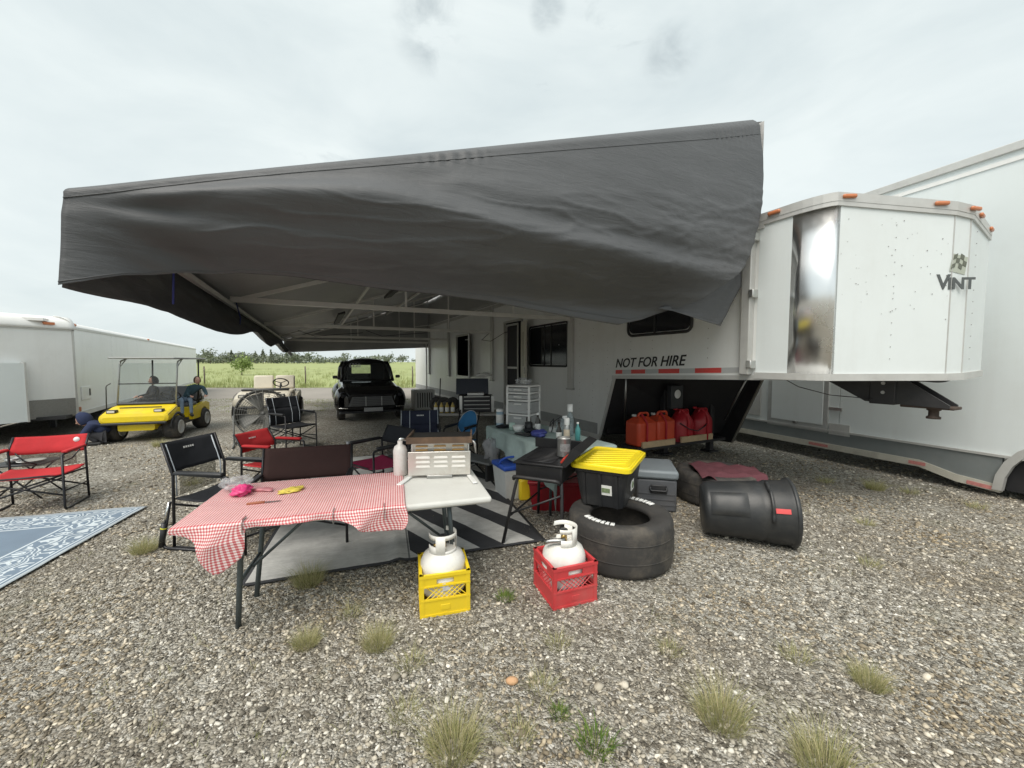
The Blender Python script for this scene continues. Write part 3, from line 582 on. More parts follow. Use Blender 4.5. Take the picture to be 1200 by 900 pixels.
fab_in = fabric_mat('awning_vinyl_brightened', (.34, .34, .335))  # canopy cloth painted paler to bounce light onto the trailer wall
_t = fab_in.node_tree; _o = _t.nodes['Material Output']; _tr = N(_t, 'ShaderNodeBsdfTranslucent'); _tr.inputs[0].default_value = (.55, .55, .53, 1); _mx = N(_t, 'ShaderNodeMixShader'); _mx.inputs[0].default_value = .09  # translucency added to brighten the space under the awning
_t.links.new(_t.nodes['Principled BSDF'].outputs[0], _mx.inputs[1]); _t.links.new(_tr.outputs[0], _mx.inputs[2]); _t.links.new(_mx.outputs[0], _o.inputs[0])
aw = thing('awning', 'large dark grey vinyl awning sloping down from the white race trailer', 'awning', TR, TRR)
def ztop(s): return 2.48 + (5.6 - s) * .327
BS = [(.9, 2.20), (1.24, 2.18), (1.5, 2.08), (1.79, 2.02), (2.16, 2.05), (2.78, 2.11), (3.23, 2.16), (3.68, 2.18), (4.12, 2.19), (4.66, 2.22), (4.98, 2.22), (5.23, 2.18), (5.46, 2.11), (5.6, 2.05), (5.7, 2.02)]
def zbot(s): return interp([b[0] for b in BS], [b[1] for b in BS], s)
RS = [(2.18, 1.24), (2.3, .98), (2.36, .9), (2.68, .46), (2.95, .33), (3.2, .25), (3.67, .16), (4.29, .16)]
def drape(u, v):
    sl = 5.585 + .04 * v
    zr = lerp(4.29, 2.18, v); sr = interp([r_[0] for r_ in RS], [r_[1] for r_ in RS], zr)
    s = lerp(sl, sr, u); z = lerp(ztop(s), zbot(lerp(5.68, 1.24, u)), v)
    hang = sm(2.62, 2.15, z)
    z += .035 * (1 - sm(0, .05, v)); t = -.035 + .07 * (1 - v / .03 if v < .03 else 0) - .13 * math.sin(math.pi * min(1, v * .9)) * (1 - hang * .6) * sm(5.68, 4.7, s) + .36 * hang ** 1.5 * sm(5.6, 5.0, s) * sm(.7, 1.6, s) + .1 * sm(.6, 0, s) * v
    # long folds pulled from the outer top corner, and horizontal sag folds along the pole
    e = sm(0, .25, v) * sm(5.7, 5.2, s)
    d = (5.6 - s); fold = math.sin((z - 2.48 + d * .05) * 17 + 2.2 * fn(d * .35, z * .8, 2, 2)) * .026 * sm(.1, .3, v) * sm(6., 4., d) * math.exp(-((z - 2.62) / .24) ** 2) * 1.2
    rad = math.sin(math.atan2(2.48 - z + d * .327, d + .15) * 26 + 2.5 * fn(d * .6, z)) * .028 * sm(3.4, .4, d) * sm(.05, .5, d) * e
    zone = sm(.25, .5, v) * sm(1.05, .8, v) * sm(.1, .8, d); q1 = 1 - abs(fn(d * .8 + z * .6, z * 5.5 - d * .35, 11, 3)); q2 = 1 - abs(fn(d * 1.7 + z * 2.4, z * 4 - d * 2.2, 5, 3))
    cre = (max(0, q1) ** 8 * .014 + max(0, q2) ** 8 * .003 * sm(2.8, 4.2, d)) * zone
    wr = fn(d * .7, z * 2.6, 7, 3) * .012 * e + fn(d * 3, z * 7, 3, 3) * .004 * sm(3.3, 2.6, z)
    pk = -.007 + .007 * math.sin(d * 75 + 3 * fn(d * 2, 1)) * sm(.16, .05, v) * sm(.0, .03, v) * (sm(.35, .1, abs(d - 2.0)) + sm(.5, .2, abs(d - 5.0)))
    return (t + fold + rad + wr + pk - cre, s, z)
MB().grid(drape, 230, 90).build('front_drape', fab, aw, thick=.004)
for v_ in (.075, .965):
    MB().tube([(lambda p: (p[0] - .003, p[1], p[2]))(drape(k / 150, v_)) for k in range(151)], .0035, 5).build('stitched_seam', fab, aw)
def flap(u, v):
    # return of the cloth folded behind the drape's free corner
    top = [(.2, 3.7), (.22, 3.2), (.3, 2.9), (.45, 2.55), (.85, 2.3), (1.3, 2.16)]; bot = [(.1, 3.7), (.08, 3.2), (.08, 2.9), (.1, 2.52), (.46, 2.05), (1.25, 2.17)]
    k = u * 5; i = min(4, int(k)); f_ = k - i
    a = (lerp(top[i][0], top[i + 1][0], f_), lerp(top[i][1], top[i + 1][1], f_)); b_ = (lerp(bot[i][0], bot[i + 1][0], f_), lerp(bot[i][1], bot[i + 1][1], f_))
    return (.1 + .1 * v * (1 - u) + .02 * fn(u * 4, v * 3) + .05 * (1 - v), lerp(a[0] + .1, b_[0], v), lerp(a[1] + .03, b_[1], v))
MB().grid(flap, 40, 14).build('drape_fold', fab, aw, thick=.004)
ARMS = (.4, 3.6, 7.43, 11.48, 14.3)
def roof(u, v):
    t = lerp(.01, 14.45, u); s = lerp(5.60, .02, v); d = min(abs(t - a) for a in ARMS)
    return (t, s, ztop(s) - .05 * math.sin(math.pi * v) * sm(0, 1.8, d) + .012 * fn(t * .8, s * 1.3) * sm(0, .05, u))
MB().grid(roof, 120, 30).build('canopy', fab_in, aw, thick=.004)
MB().grid(lambda u, v: (lerp(-.0, 14.45, u), -.0 + .02 * fn(u * 20, v * 3), lerp(ztop(.0), 3.2, v)), 60, 6).build('back_panel', fab_in, aw, thick=.004)
def valance(u, v):
    t = lerp(-.0, 14.45, u); zb = 2.02 + .07 * math.sin(t * 1.6 + 1) * sm(0, 1.5, t) - .06 * sm(6, 14, t)
    g = sm(7, 12, t); wr = .03 * fn(t * 1.5, v * 2.5, 4) + g * .045 * math.sin(t * 16 + 2 * fn(t, v)) * v + .012 * fn(t * 5, v * 6)
    return (t, 5.588 + .04 * v * sm(2.5, 0, t) + wr * sm(.0, .9, t) - .30 * v * v * sm(.3, 3, t), lerp(2.485, zb, v))
MB().grid(valance, 220, 18).build('side_valance', fab, aw, thick=.004)
MB().grid(lambda u, v: (14.44 + .03 * fn(u * 9, v * 2) + .02 * math.sin(u * 60), lerp(5.56, -.05, u), lerp(ztop(lerp(5.56, -.05, u)) + .06, lerp(2.0, 2.28, u), v)), 80, 10).build('end_valance', fab_in, aw, thick=.004)
armm = M('awning_arm', (.72, .71, .67), .45, .1, var=.08)
for t in ARMS:
    a = MB().box((t, 2.75, 2.48), (.05, 5.5, .075), bev=.006, seg=1).build('arm', armm, aw)
    L_ = math.hypot(5.45, 5.45 * .327); MB().box((t, 2.78, (ztop(5.5) + ztop(.06)) / 2 - .06), (.04, L_, .05), rot=(-math.atan(.327), 0, 0)).build('rafter', armm, aw)
    for s in (1.3, 3.2): MB().box((t, s, (2.5 + ztop(s)) / 2 - .03), (.03, .03, ztop(s) - 2.5 - .06)).build('upright', armm, aw)
    if t > 1:
        MB().box((t, .035, 2.14), (.14, .07, 2.06), bev=.008).build('wall_track', alu_p, aw)
        MB().box((t, .035, 1.12), (.18, .09, .03)).build('track_foot', steel, aw)
    MB().cyl((t + .05, 1.3, 2.9), (t + .05, .1, 3.1), .012, n=6).build('brace', armm, aw)
for s in (5.5, 3.6, 1.8): MB().box((7.4, s, ztop(s) - .1), (14.0, .045, .05)).build('purlin', armm, aw)
for s, t0, t1 in ((3.0, 3.9, 6.6), (2.2, 4.2, 7.0), (3.9, 7.7, 10.5)): MB().box(((t0 + t1) / 2, s, ztop(s) - .2), (t1 - t0, .16, .05), rot=(-.32, 0, 0)).build('roof_pad', lining, aw)
MB().cyl((14.3, .16, .02), (14.3, .16, 2.46), .03, n=8).build('end_post', M('bare_post', (.75, .75, .73), .35, .6), aw)
for t, s0 in ((9.0, 4.9), (8.2, 3.3)): MB().tube([(t, s0, 2.47), (t, s0 - .4, 2.33), (t, s0 - 1, 2.40), (t, s0 - 1.6, 2.46)], .008, 5).build('hanging_cord', blackm, aw)
MB().tube([(7.5, .1, 2.45), (7.3, .4, 2.25), (6.9, .3, 2.2), (6.5, .1, 2.4), (5.9, .05, 2.45)], .008, 5).build('hanging_cord', blackm, aw)
for t, s0 in ((3.7, 5.45), (.7, 5.4)): MB().tube([(t, s0, 2.46), (t - .05, s0 - .05, 2.25), (t + .03, s0 - .02, 2.05)], .007, 5).build('tie_cord', M('blue_cord', (.03, .04, .2), .7), aw)

# ---------------------------------------------------------------- tall trailer on the right
rt = thing('semi_trailer', 'tall pale white enclosed trailer with grey lower band behind the gooseneck nose', 'trailer', (5.68, 5.33, 0), R(109.9))
ed = -3.2
for wd in (2.0, 2.27, 1.93, 2.4, 2.4, 2.4, 2.4):
    MB().box((ed + wd / 2, -.02, 2.32), (wd - .006, .04, 3.64), bev=.003, seg=1).build('wall_panel', white2, rt); ed += wd
mid = (ed - 3.2) / 2; ln = ed + 3.2
MB().box((mid, -1.25, 4.17), (ln, 2.55, .05)).build('roof', white2, rt)
MB().box((mid, .01, 4.16), (ln, .06, .1), bev=.008).build('upper_rail', alu_p, rt)
MB().box((mid, .005, 4.02), (ln, .02, .05)).build('upper_trim', whitep, rt)
MB().box((mid, -2.5, 2.3), (ln, .04, 3.8)).build('far_wall', white2, rt)
MB().box((-3.2, -1.25, 2.3), (.04, 2.45, 3.8)).build('end_wall', white2, rt)
MB().box((ed, -1.25, 2.3), (.04, 2.45, 3.8)).build('end_wall', white2, rt)
grb = M('grey_band', (.2, .22, .22), .45, var=.08, dirt=.3, dcol=(.28, .27, .25))
MB().box((mid + 1.6, -.008, .395), (ln - 3.2, .05, .21)).build('lower_band', grb, rt)
MB().prism([(-.0, .28), (-.0, .5), (-.70, .5), (-.70, .15), (-.32, .19)], -.035, .016).build('lower_band', grb, rt)
MB().box((mid, .02, .515), (ln, .03, .03)).build('band_trim', alu_p, rt)
MB().prism([(ed, .2), (.05, .2), (-.32, .1), (-.70, .07), (-.70, .16), (-.32, .195), (.05, .295), (ed, .295)], -.05, .03).build('lower_rail', M('rail_cream', (.6, .58, .5), .4, .2, var=.1, dirt=.4), rt)
ph = MB().prism([(-1.25 + .53 * math.cos(R(a)), .1 + .62 * math.sin(R(a))) for a in range(0, 181, 15)] + [(-1.25 + .61 * math.cos(R(a)), .1 + .70 * math.sin(R(a))) for a in range(180, -1, -15)], -.02, .05).build('wheel_arch', alu_p, rt)
MB().box((-2.5, -.01, .4), (1.3, .05, .25)).build('lower_band', grb, rt); MB().box((-1.25, -.3, .55), (1.05, .5, .9)).build('arch_shade_box', lining, rt)  # solid black box stands in for the shade under the arch
MB().box((mid + 3.5, -2.45, .35), (ln - 7, .03, .7)).build('far_skirt', lining, rt)
for a, b_, zc_, ry in ((-.02, .16, .245, 0), (-.64, -.42, .118, R(-4)), (1.2, 1.5, .25, 0), (3.4, 3.7, .25, 0)): MB().box(((a + b_) / 2, .033, zc_), (b_ - a, .004, .045), rot=(0, ry, 0)).build('reflective_tape', M('faded_tape', (.55, .22, .2), .5, var=.3, scale=40), rt)
for x_ in (-1.2, 1.07, 3.0, 5.4):
    b = MB()
    for k in range(26): b.ball((x_ - .03, .001, .62 + k * .132), (.006, .004, .006), 6)
    b.build('rivet_row', M('rivet_pale', (.55, .57, .56), .5), rt)['kind'] = 'stuff'
# compartment hatch
h_ = MB().box((1.75, .012, 1.02), (1.06, .03, 1.1), bev=.01).build('hatch', M('hatch_trim', (.5, .51, .5), .45, .3), rt)
MB().box((1.75, .024, 1.05), (.9, .02, .92), bev=.01).build('hatch_panel', white2, h_)
MB().box((1.75, .034, .58), (.06, .03, .05), bev=.008).build('hatch_latch', steel, h_)
MB().box((1.13, .0065, .88), (.2, .03, .05)).build('small_plate', alu, rt); MB().box((1.05, .02, .55), (.3, .02, .18)).build('label_plate', M('plate_grey', (.5, .5, .48), .5), rt)
MB().box((2.6, .015, 1.3), (.35, .02, 1.4), bev=.006).build('ribbed_panel', alu_p, rt)

# ---------------------------------------------------------------- trailer on the left
lt = thing('enclosed_trailer', 'white enclosed car trailer with tread plate behind the yellow golf cart', 'trailer', (-9.4, 8.4, 0), R(121.9)); lt.scale = (1, -1, 1)
for a, b_ in ((0, 2.4), (2.4, 4.8), (4.8, 7.2), (7.2, 9.6), (9.6, 12), (12, 14.4), (14.4, 17)):
    MB().box(((a + b_) / 2, .02, 1.44), (b_ - a - .008, .04, 1.88), bev=.003, seg=1).build('wall_panel', white, lt)
    b = MB()
    for k in range(15): b.ball((a + .05, .041, .62 + k * .12), (.006, .004, .006), 6)
    b.build('rivet_row', M('rivet_pale', (.55, .57, .56), .5), lt)['kind'] = 'stuff'
# slanted front of the nose: a runs forward along it, o out from it
def NL(a, o, z): return (-.64 * a - .77 * o, .04 - .77 * a + .64 * o, z)
def nbox(a0, a1, z0, z1, o0, o1, nm, mat): return MB().hexa([NL(a0, o0, z0), NL(a1, o0, z0), NL(a1, o1, z0), NL(a0, o1, z0)], [NL(a0, o0, z1), NL(a1, o0, z1), NL(a1, o1, z1), NL(a0, o1, z1)]).build(nm, mat, lt)
nbox(.02, 2.2, .88, 2.30, -.04, 0, 'wall_panel', white); nbox(.02, 2.2, .5, .876, -.04, .004, 'tread_plate', plate); nbox(-.02, 2.2, 2.30, 2.33, -.03, .012, 'upper_rail', alu_p); nbox(-.01, .025, .5, 2.34, -.03, .012, 'corner_trim', alu_p)
nbox(.78, 2.2, .48, 1.62, .02, .14, 'front_box', white2); nbox(.755, .785, .47, 1.64, .0, .15, 'box_trim', alu_p)
def ncap(u, v):
    a = v * math.pi / 2; return NL(lerp(-.03, 2.2, u), .02 - .3 * (1 - math.cos(a)), 2.33 + .27 * math.sin(a))
MB().grid(ncap, 20, 8).build('nose_cap', whitep, lt, thick=.01)
nbox(.28, .44, 2.41, 2.46, -.02, .04, 'marker_light', amber)
def lroof(u, v):
    t = lerp(.0, 17, u); a = v * math.pi / 2; f_ = sm(-.3, -.0, t)
    hgt = .2 if t < .1 else .12
    return (t, .045 - .28 * (1 - math.cos(a)), 2.36 + hgt * math.sin(a) * 1.25)
MB().grid(lroof, 120, 8).build('roof_edge', whitep, lt, thick=.01)
MB().box((8.3, -1.4, 2.5), (17.4, 2.3, .05)).build('roof', whitep, lt)
MB().box((8.5, .045, 2.37), (17, .02, .05)).build('upper_rail', alu_p, lt)
MB().box((8.5, .045, .52), (17, .03, .09)).build('lower_rail', alu_p, lt)
MB().box((8.5, -2.3, 1.5), (17, .04, 2)).build('far_wall', white, lt)
MB().box((17, -1.15, 1.5), (.04, 2.3, 2)).build('end_wall', white, lt)
MB().box((8.3, -1.15, .5), (17.4, 2.25, .06)).build('floor', lining, lt)
for t, z in ((.09, 2.44), (6.3, 2.42)): MB().box((t, .04, z), (.2 if t < 0 else .12, .05, .06), bev=.02).build('marker_light', amber, lt)
hb = MB().box((.5, .045, .95), (.55, .02, .3), bev=.008).build('hatch', white, lt); MB().box((.68, .058, .96), (.06, .02, .16), bev=.01).build('hatch_latch', blackp, hb)
MB().box((.12, .045, .62), (.07, .03, .1), bev=.01).build('marker_light', amber, lt)
for t in (7.8, 8.8): MB().lathe([(.18, -.1), (.32, -.1), (.36, -.06), (.36, .06), (.32, .1), (.18, .1)], 20).build('wheel', rubber, lt, (t, -.2, .36), (R(90), 0, 0))
MB().box((2.4, -1.1, .25), (.1, .1, .5), bev=.01).build('landing_leg', blackm, lt)
MB().box((8.5, -2.25, .28), (17, .03, .5)).build('far_skirt', lining, lt)
# ---------------------------------------------------------------- folding chairs: local -y is the way one faces
frame_black = M('chair_frame', (.03, .03, .033), .38, .5, var=.15)
meshgrey = glassmat('mesh_cloth', (.75, .75, .7), .5, .8, .12)
def cloth(name, col): return M(name, col, .85, var=.1, scale=18, bump=.25, bscale=260, dirt=.12, dcol=[c * .6 + .03 for c in col], spec=.2)
def chair(label, loc, rz, w, d, sh, bh, seatm, backm, armm_=None, meshback=False, stripe=None, rails=True, group=None, backtop=.2, logo=True, round_back=False, armh=.22):
    t = thing('camp_chair', label, 'chair', loc, rz, group); hw = w / 2; hd = d / 2
    tilt = .1
    for sx in (-1, 1):
        x = sx * hw; ah = sh + armh
        MB().tube(fillet([(x, -hd, ah - .01), (x, -hd, .012)] + ([(x, hd, .012)] if rails else []), .05), .012, 8).build('front_leg', frame_black, t)
        MB().tube([(x, hd, .0), (x, hd - .02, ah), (x, hd - .02 + tilt, bh)], .012, 8).build('rear_leg', frame_black, t)
        MB().tube(fillet([(x, -hd, ah - .05), (x, -hd - .0, ah + .005), (x, hd - .02, ah + .02)], .05), .012, 8).build('arm_tube', frame_black, t)
        MB().box((x, -.0, ah + .03), (.055, d * .82, .03), bev=.013).build('armrest', armm_ or blackp, t)
        MB().cyl((x, -hd, sh * .55), (x, hd, sh * .5), .009, n=6).build('stretcher', frame_black, t)
    for y in (-hd + .02, hd - .03):
        MB().cyl((-hw, y, .16), (hw, y + .012, sh - .03), .01, n=6).build('cross_bar', frame_black, t)
        MB().cyl((hw, y + .012, .16), (-hw, y + .024, sh - .03), .01, n=6).build('cross_bar', frame_black, t)
    MB().grid(lambda u, v: (lerp(-hw + .01, hw - .01, u), lerp(-hd, hd - .02, v), sh + .015 * (abs(v - .5) * 2) ** 2 - .035 * math.sin(math.pi * u) * math.sin(math.pi * (.25 + .6 * v)) + .006 * fn(u * 4, v * 4, hw * 30)), 14, 12).build('seat', seatm, t, thick=.012)
    MB().cyl((-hw, -hd + .01, sh), (hw, -hd + .01, sh), .012, n=6).build('seat_bar', frame_black, t)
    def bk(u, z0, z1, v, dz=0.):
        z = lerp(z0, z1, v); y = hd - .02 + tilt * (z - sh - armh) / (bh - sh - armh + 1e-6) if z > sh + armh else hd - .02
        return (lerp(-hw, hw, u), y + .05 * math.sin(math.pi * u) + .008 * fn(u * 5, v * 3, hw * 20), z + dz - .012 * math.sin(math.pi * u))
    zb0 = bh - backtop
    if round_back:
        def rb(u, v):
            a = u * 2 * math.pi; r_ = v; z = (sh + .06 + bh) / 2 + math.sin(a) * (bh - sh - .06) / 2 * r_; x = math.cos(a) * hw * (.98 if math.sin(a) < .2 else .9) * r_
            p = bk(.5 + x / (2 * hw), z, z, 0); return p
        o = MB().grid(rb, 28, 6).build('backrest', backm, t, thick=.01)
        MB().tube([rb(k / 28, 1.02) for k in range(28)], .007, 6, closed=True).build('piping', stripe, o)
        return t
    o = MB().grid(lambda u, v: bk(u, zb0, bh, v), 14, 8).build('backrest', backm, t, thick=.01)
    if meshback: MB().grid(lambda u, v: bk(lerp(.14, .86, u), sh + .03, zb0, v), 10, 6).build('mesh_panel', meshgrey, t)
    elif zb0 > sh + .08 and meshback is not None:
        MB().grid(lambda u, v: bk(u, sh + .02, zb0, v), 10, 6).build('lower_back', backm, t, thick=.01)
    if stripe:
        for u0 in (.0, .22, .76, .98):
            p = [bk(u0, sh + .03, bh, k / 8) for k in range(9)]; MB().tube([(a, b - .008, c) for a, b, c in p], .006, 5).build('piping', stripe, o)
    if logo:
        p = bk(.5, bh - .07, bh, 0)
        for k in range(5): MB().box((p[0] - .045 + k * .022, p[1] - .009, p[2]), (.014, .003, .018), rot=(-.2, 0, 0)).build('logo_print', whitep, o)
    return t
redc = cloth('red_canvas', (.47, .035, .04)); navy = cloth('navy_canvas', (.03, .035, .06)); blackc = cloth('black_canvas', (.028, .03, .035)); brownc = cloth('brown_canvas', (.055, .03, .028)); bluec = cloth('blue_canvas', (.05, .2, .42)); slatec = cloth('slate_canvas', (.05, .07, .11)); magc = cloth('magenta_canvas', (.35, .03, .09))
pipe_w = M('pale_piping', (.5, .55, .6), .6)
r1 = chair('red camp chair with grey mesh back standing beside the blue patterned rug', (-5.36, 4.36, 0), R(26), .64, .5, .40, .77, redc, redc, redc, True, backtop=.19, logo=False)
MB().lathe([(0, .004), (.028, .004), (.03, 0)], 14).build('round_badge', whitep, r1, (.22, .30, .71), (R(80), 0, 0))
for sx in (-1, 1): MB().tube([(.1 * sx, .24, .45), (.2 * sx, .235, .5), (.27 * sx, .235, .6)], .008, 6).build('back_loop', frame_black, r1)
b1 = chair('black rocking camp chair with mesh back and white logo beside the gingham table', (-2.68, 3.62, 0), R(83), .53, .56, .43, .94, blackc, blackc, None, True, backtop=.26)
for sx in (-1, 1):
    MB().tube(fillet([(sx * .30, -.4, .015), (sx * .30, .36, .015), (sx * .27, .3, .42)], .06), .013, 8).build('rocker_base', frame_black, b1)
    ps = MB().cyl((sx * .31, .36, .03), (sx * .3, .33, .24), .022, n=10).build('spring_piston', blackp, b1)
    MB().cyl((sx * .303, .338, .19), (sx * .3025, .336, .2), .0235, n=10).build('yellow_band', M('yellow_band', (.7, .7, .05), .5), ps)
    MB().cyl((sx * .3, .33, .24), (sx * .275, .3, .42), .01, n=8).build('piston_rod', chrome, b1)
for a in (.06, .94): MB().tube([(lerp(-.26, .26, a), .27, .46), (lerp(-.26, .26, a), .27, .66), (lerp(-.26, .26, a), .36, .92)], .006, 5).build('piping', pipe_w, b1)
chair('small red camp chair between the black rocking chair and the brown chair', (-2.98, 4.85, 0), R(80), .52, .45, .4, .78, redc, redc, redc, True, backtop=.22)
chair('tall dark camp chair with pale stripes in front of the round fan', (-4.13, 7.35, 0), R(62), .6, .5, .45, .98, blackc, blackc, None, False, stripe=pipe_w, logo=False)
chair('wide dark brown folding chair tucked behind the gingham table', (-1.95, 3.6, 0), R(16.6), .80, .5, .42, .80, brownc, brownc, None, None, backtop=.3, logo=False, rails=False, armh=.12)
chair('navy camp chair with pale stripes and logo behind the camp stove', (-1.36, 5.75, 0), R(12), .56, .48, .43, .9, navy, navy, None, False, stripe=pipe_w)
chair('small bright blue round-backed chair next to the navy chair', (-.80, 6.1, 0), R(-25), .36, .4, .4, .86, bluec, bluec, None, False, stripe=pipe_w, round_back=True, logo=False)
h = chair('dark camp chair with a magenta seat beside the camp stove', (-1.62, 4.72, 0), R(-38), .56, .5, .42, .82, magc, blackc, None, True, logo=False)
MB().lathe([(0, 0), (.035, 0), (.035, .17), (.02, .2), (.02, .23), (0, .23)], 12).build('bottle_pocket', M('grey_bottle', (.4, .4, .42), .35), h, (-.31, -.22, .45))
# low side table by the red chair
st = thing('side_table', 'low dark side table with dishes beside the red mesh-backed chair', 'table', (-5.95, 4.75, 0), R(20))
MB().box((0, 0, .42), (.5, .4, .025), bev=.008).build('table_top', blackp, st)
for sx in (-1, 1):
    for sy in (-1, 1): MB().cyl((sx * .22, sy * .17, 0), (-sx * .18, sy * .17, .41), .01, n=6).build('leg', frame_black, st)
tag(MB().lathe([(0, .004), (.09, .004), (.12, .02), (.122, .025), (.09, .01), (0, .01)], 20).build('plate', whitep, None, (-5.85, 4.72, .434)), 'white plate on the low side table', 'plate')
tag(MB().lathe([(0, 0), (.05, 0), (.07, .06), (.066, .06), (.045, .008), (0, .008)], 18).build('bowl', steel, None, (-6.0, 4.66, .434)), 'metal bowl on the low side table', 'bowl')

# ---------------------------------------------------------------- rugs
def rug_mat_blue():
    m = bpy.data.materials.new('blue_rug'); m.use_nodes = True; t = m.node_tree; b = t.nodes['Principled BSDF']; b.inputs['Roughness'].default_value = .8
    tc = N(t, 'ShaderNodeTexCoord'); sp = N(t, 'ShaderNodeSeparateXYZ'); t.links.new(tc.outputs['Object'], sp.inputs[0])
    def mth(op, a, b_=None, c=None):
        n = N(t, 'ShaderNodeMath', operation=op)
        for i, q in enumerate((a, b_, c)):
            if q is None: continue
            if isinstance(q, (int, float)): n.inputs[i].default_value = q
            else: t.links.new(q, n.inputs[i])
        return n.outputs[0]
    # distance in from the two edges seen (rug lies in x<0, y<0 of its corner)
    dd = mth('MINIMUM', mth('MULTIPLY', sp.outputs[0], -1), mth('MULTIPLY', sp.outputs[1], -1))
    def band(a, b_): return mth('MULTIPLY', mth('GREATER_THAN', dd, a), mth('LESS_THAN', dd, b_))
    v = N(t, 'ShaderNodeTexVoronoi', i_Scale=4.6); n0 = N(t, 'ShaderNodeTexNoise', i_Scale=5., i_Detail=2.); t.links.new(tc.outputs['Object'], n0.inputs[0])
    mv = N(t, 'ShaderNodeMix', data_type='VECTOR'); mv.inputs[0].default_value = .22; t.links.new(tc.outputs['Object'], mv.inputs[4]); t.links.new(n0.outputs['Color'], mv.inputs[5]); t.links.new(mv.outputs[1], v.inputs[0])
    rings = mth('GREATER_THAN', mth('SINE', mth('MULTIPLY', v.outputs['Distance'], 44)), .35)
    flor = mth('MULTIPLY', rings, band(.09, .40))
    lines = mth('MAXIMUM', mth('MAXIMUM', band(0, .035), band(.055, .07)), mth('MAXIMUM', band(.42, .44), band(.86, .88)))
    inner = mth('MULTIPLY', mth('MULTIPLY', rings, mth('GREATER_THAN', dd, .95)), mth('LESS_THAN', dd, 1.5))
    wv = mth('MAXIMUM', mth('MAXIMUM', flor, lines), mth('MULTIPLY', inner, .7))
    mx = N(t, 'ShaderNodeMix', data_type='RGBA'); t.links.new(mth('MULTIPLY', wv, .8), mx.inputs[0]); mx.inputs[6].default_value = (.16, .215, .28, 1); mx.inputs[7].default_value = (.66, .72, .75, 1)
    n = N(t, 'ShaderNodeTexNoise', i_Scale=3., i_Detail=8.); t.links.new(tc.outputs['Object'], n.inputs[0]); mr = N(t, 'ShaderNodeMapRange', i_To_Min=.75, i_To_Max=1.2); t.links.new(n.outputs[0], mr.inputs[0])
    m2 = N(t, 'ShaderNodeMix', data_type='RGBA', blend_type='MULTIPLY'); m2.inputs[0].default_value = 1; t.links.new(mx.outputs[2], m2.inputs[6]); t.links.new(mr.outputs[0], m2.inputs[7]); t.links.new(m2.outputs[2], b.inputs['Base Color'])
    w_ = N(t, 'ShaderNodeTexWave', i_Scale=60.); t.links.new(tc.outputs['Object'], w_.inputs[0]); bp = N(t, 'ShaderNodeBump', i_Strength=.15, i_Distance=.004); t.links.new(w_.outputs[0], bp.inputs['Height']); t.links.new(bp.outputs[0], b.inputs['Normal'])
    return m
def rugz(x, y): return .014 + .007 * (fn(x * 1.3, y * 1.3, 1) + .6) + .003 * fn(x * 5, y * 5)
tag(MB().grid(lambda u, v: (-2.7 * (1 - u), -3.6 * (1 - v), rugz(u * 2.7, v * 3.6)), 50, 60).build('outdoor_rug', rug_mat_blue(), None, (-4.13, 4.36, 0), (0, 0, R(15.2)), thick=.006), 'slate blue outdoor rug with white floral border on the gravel', 'rug')
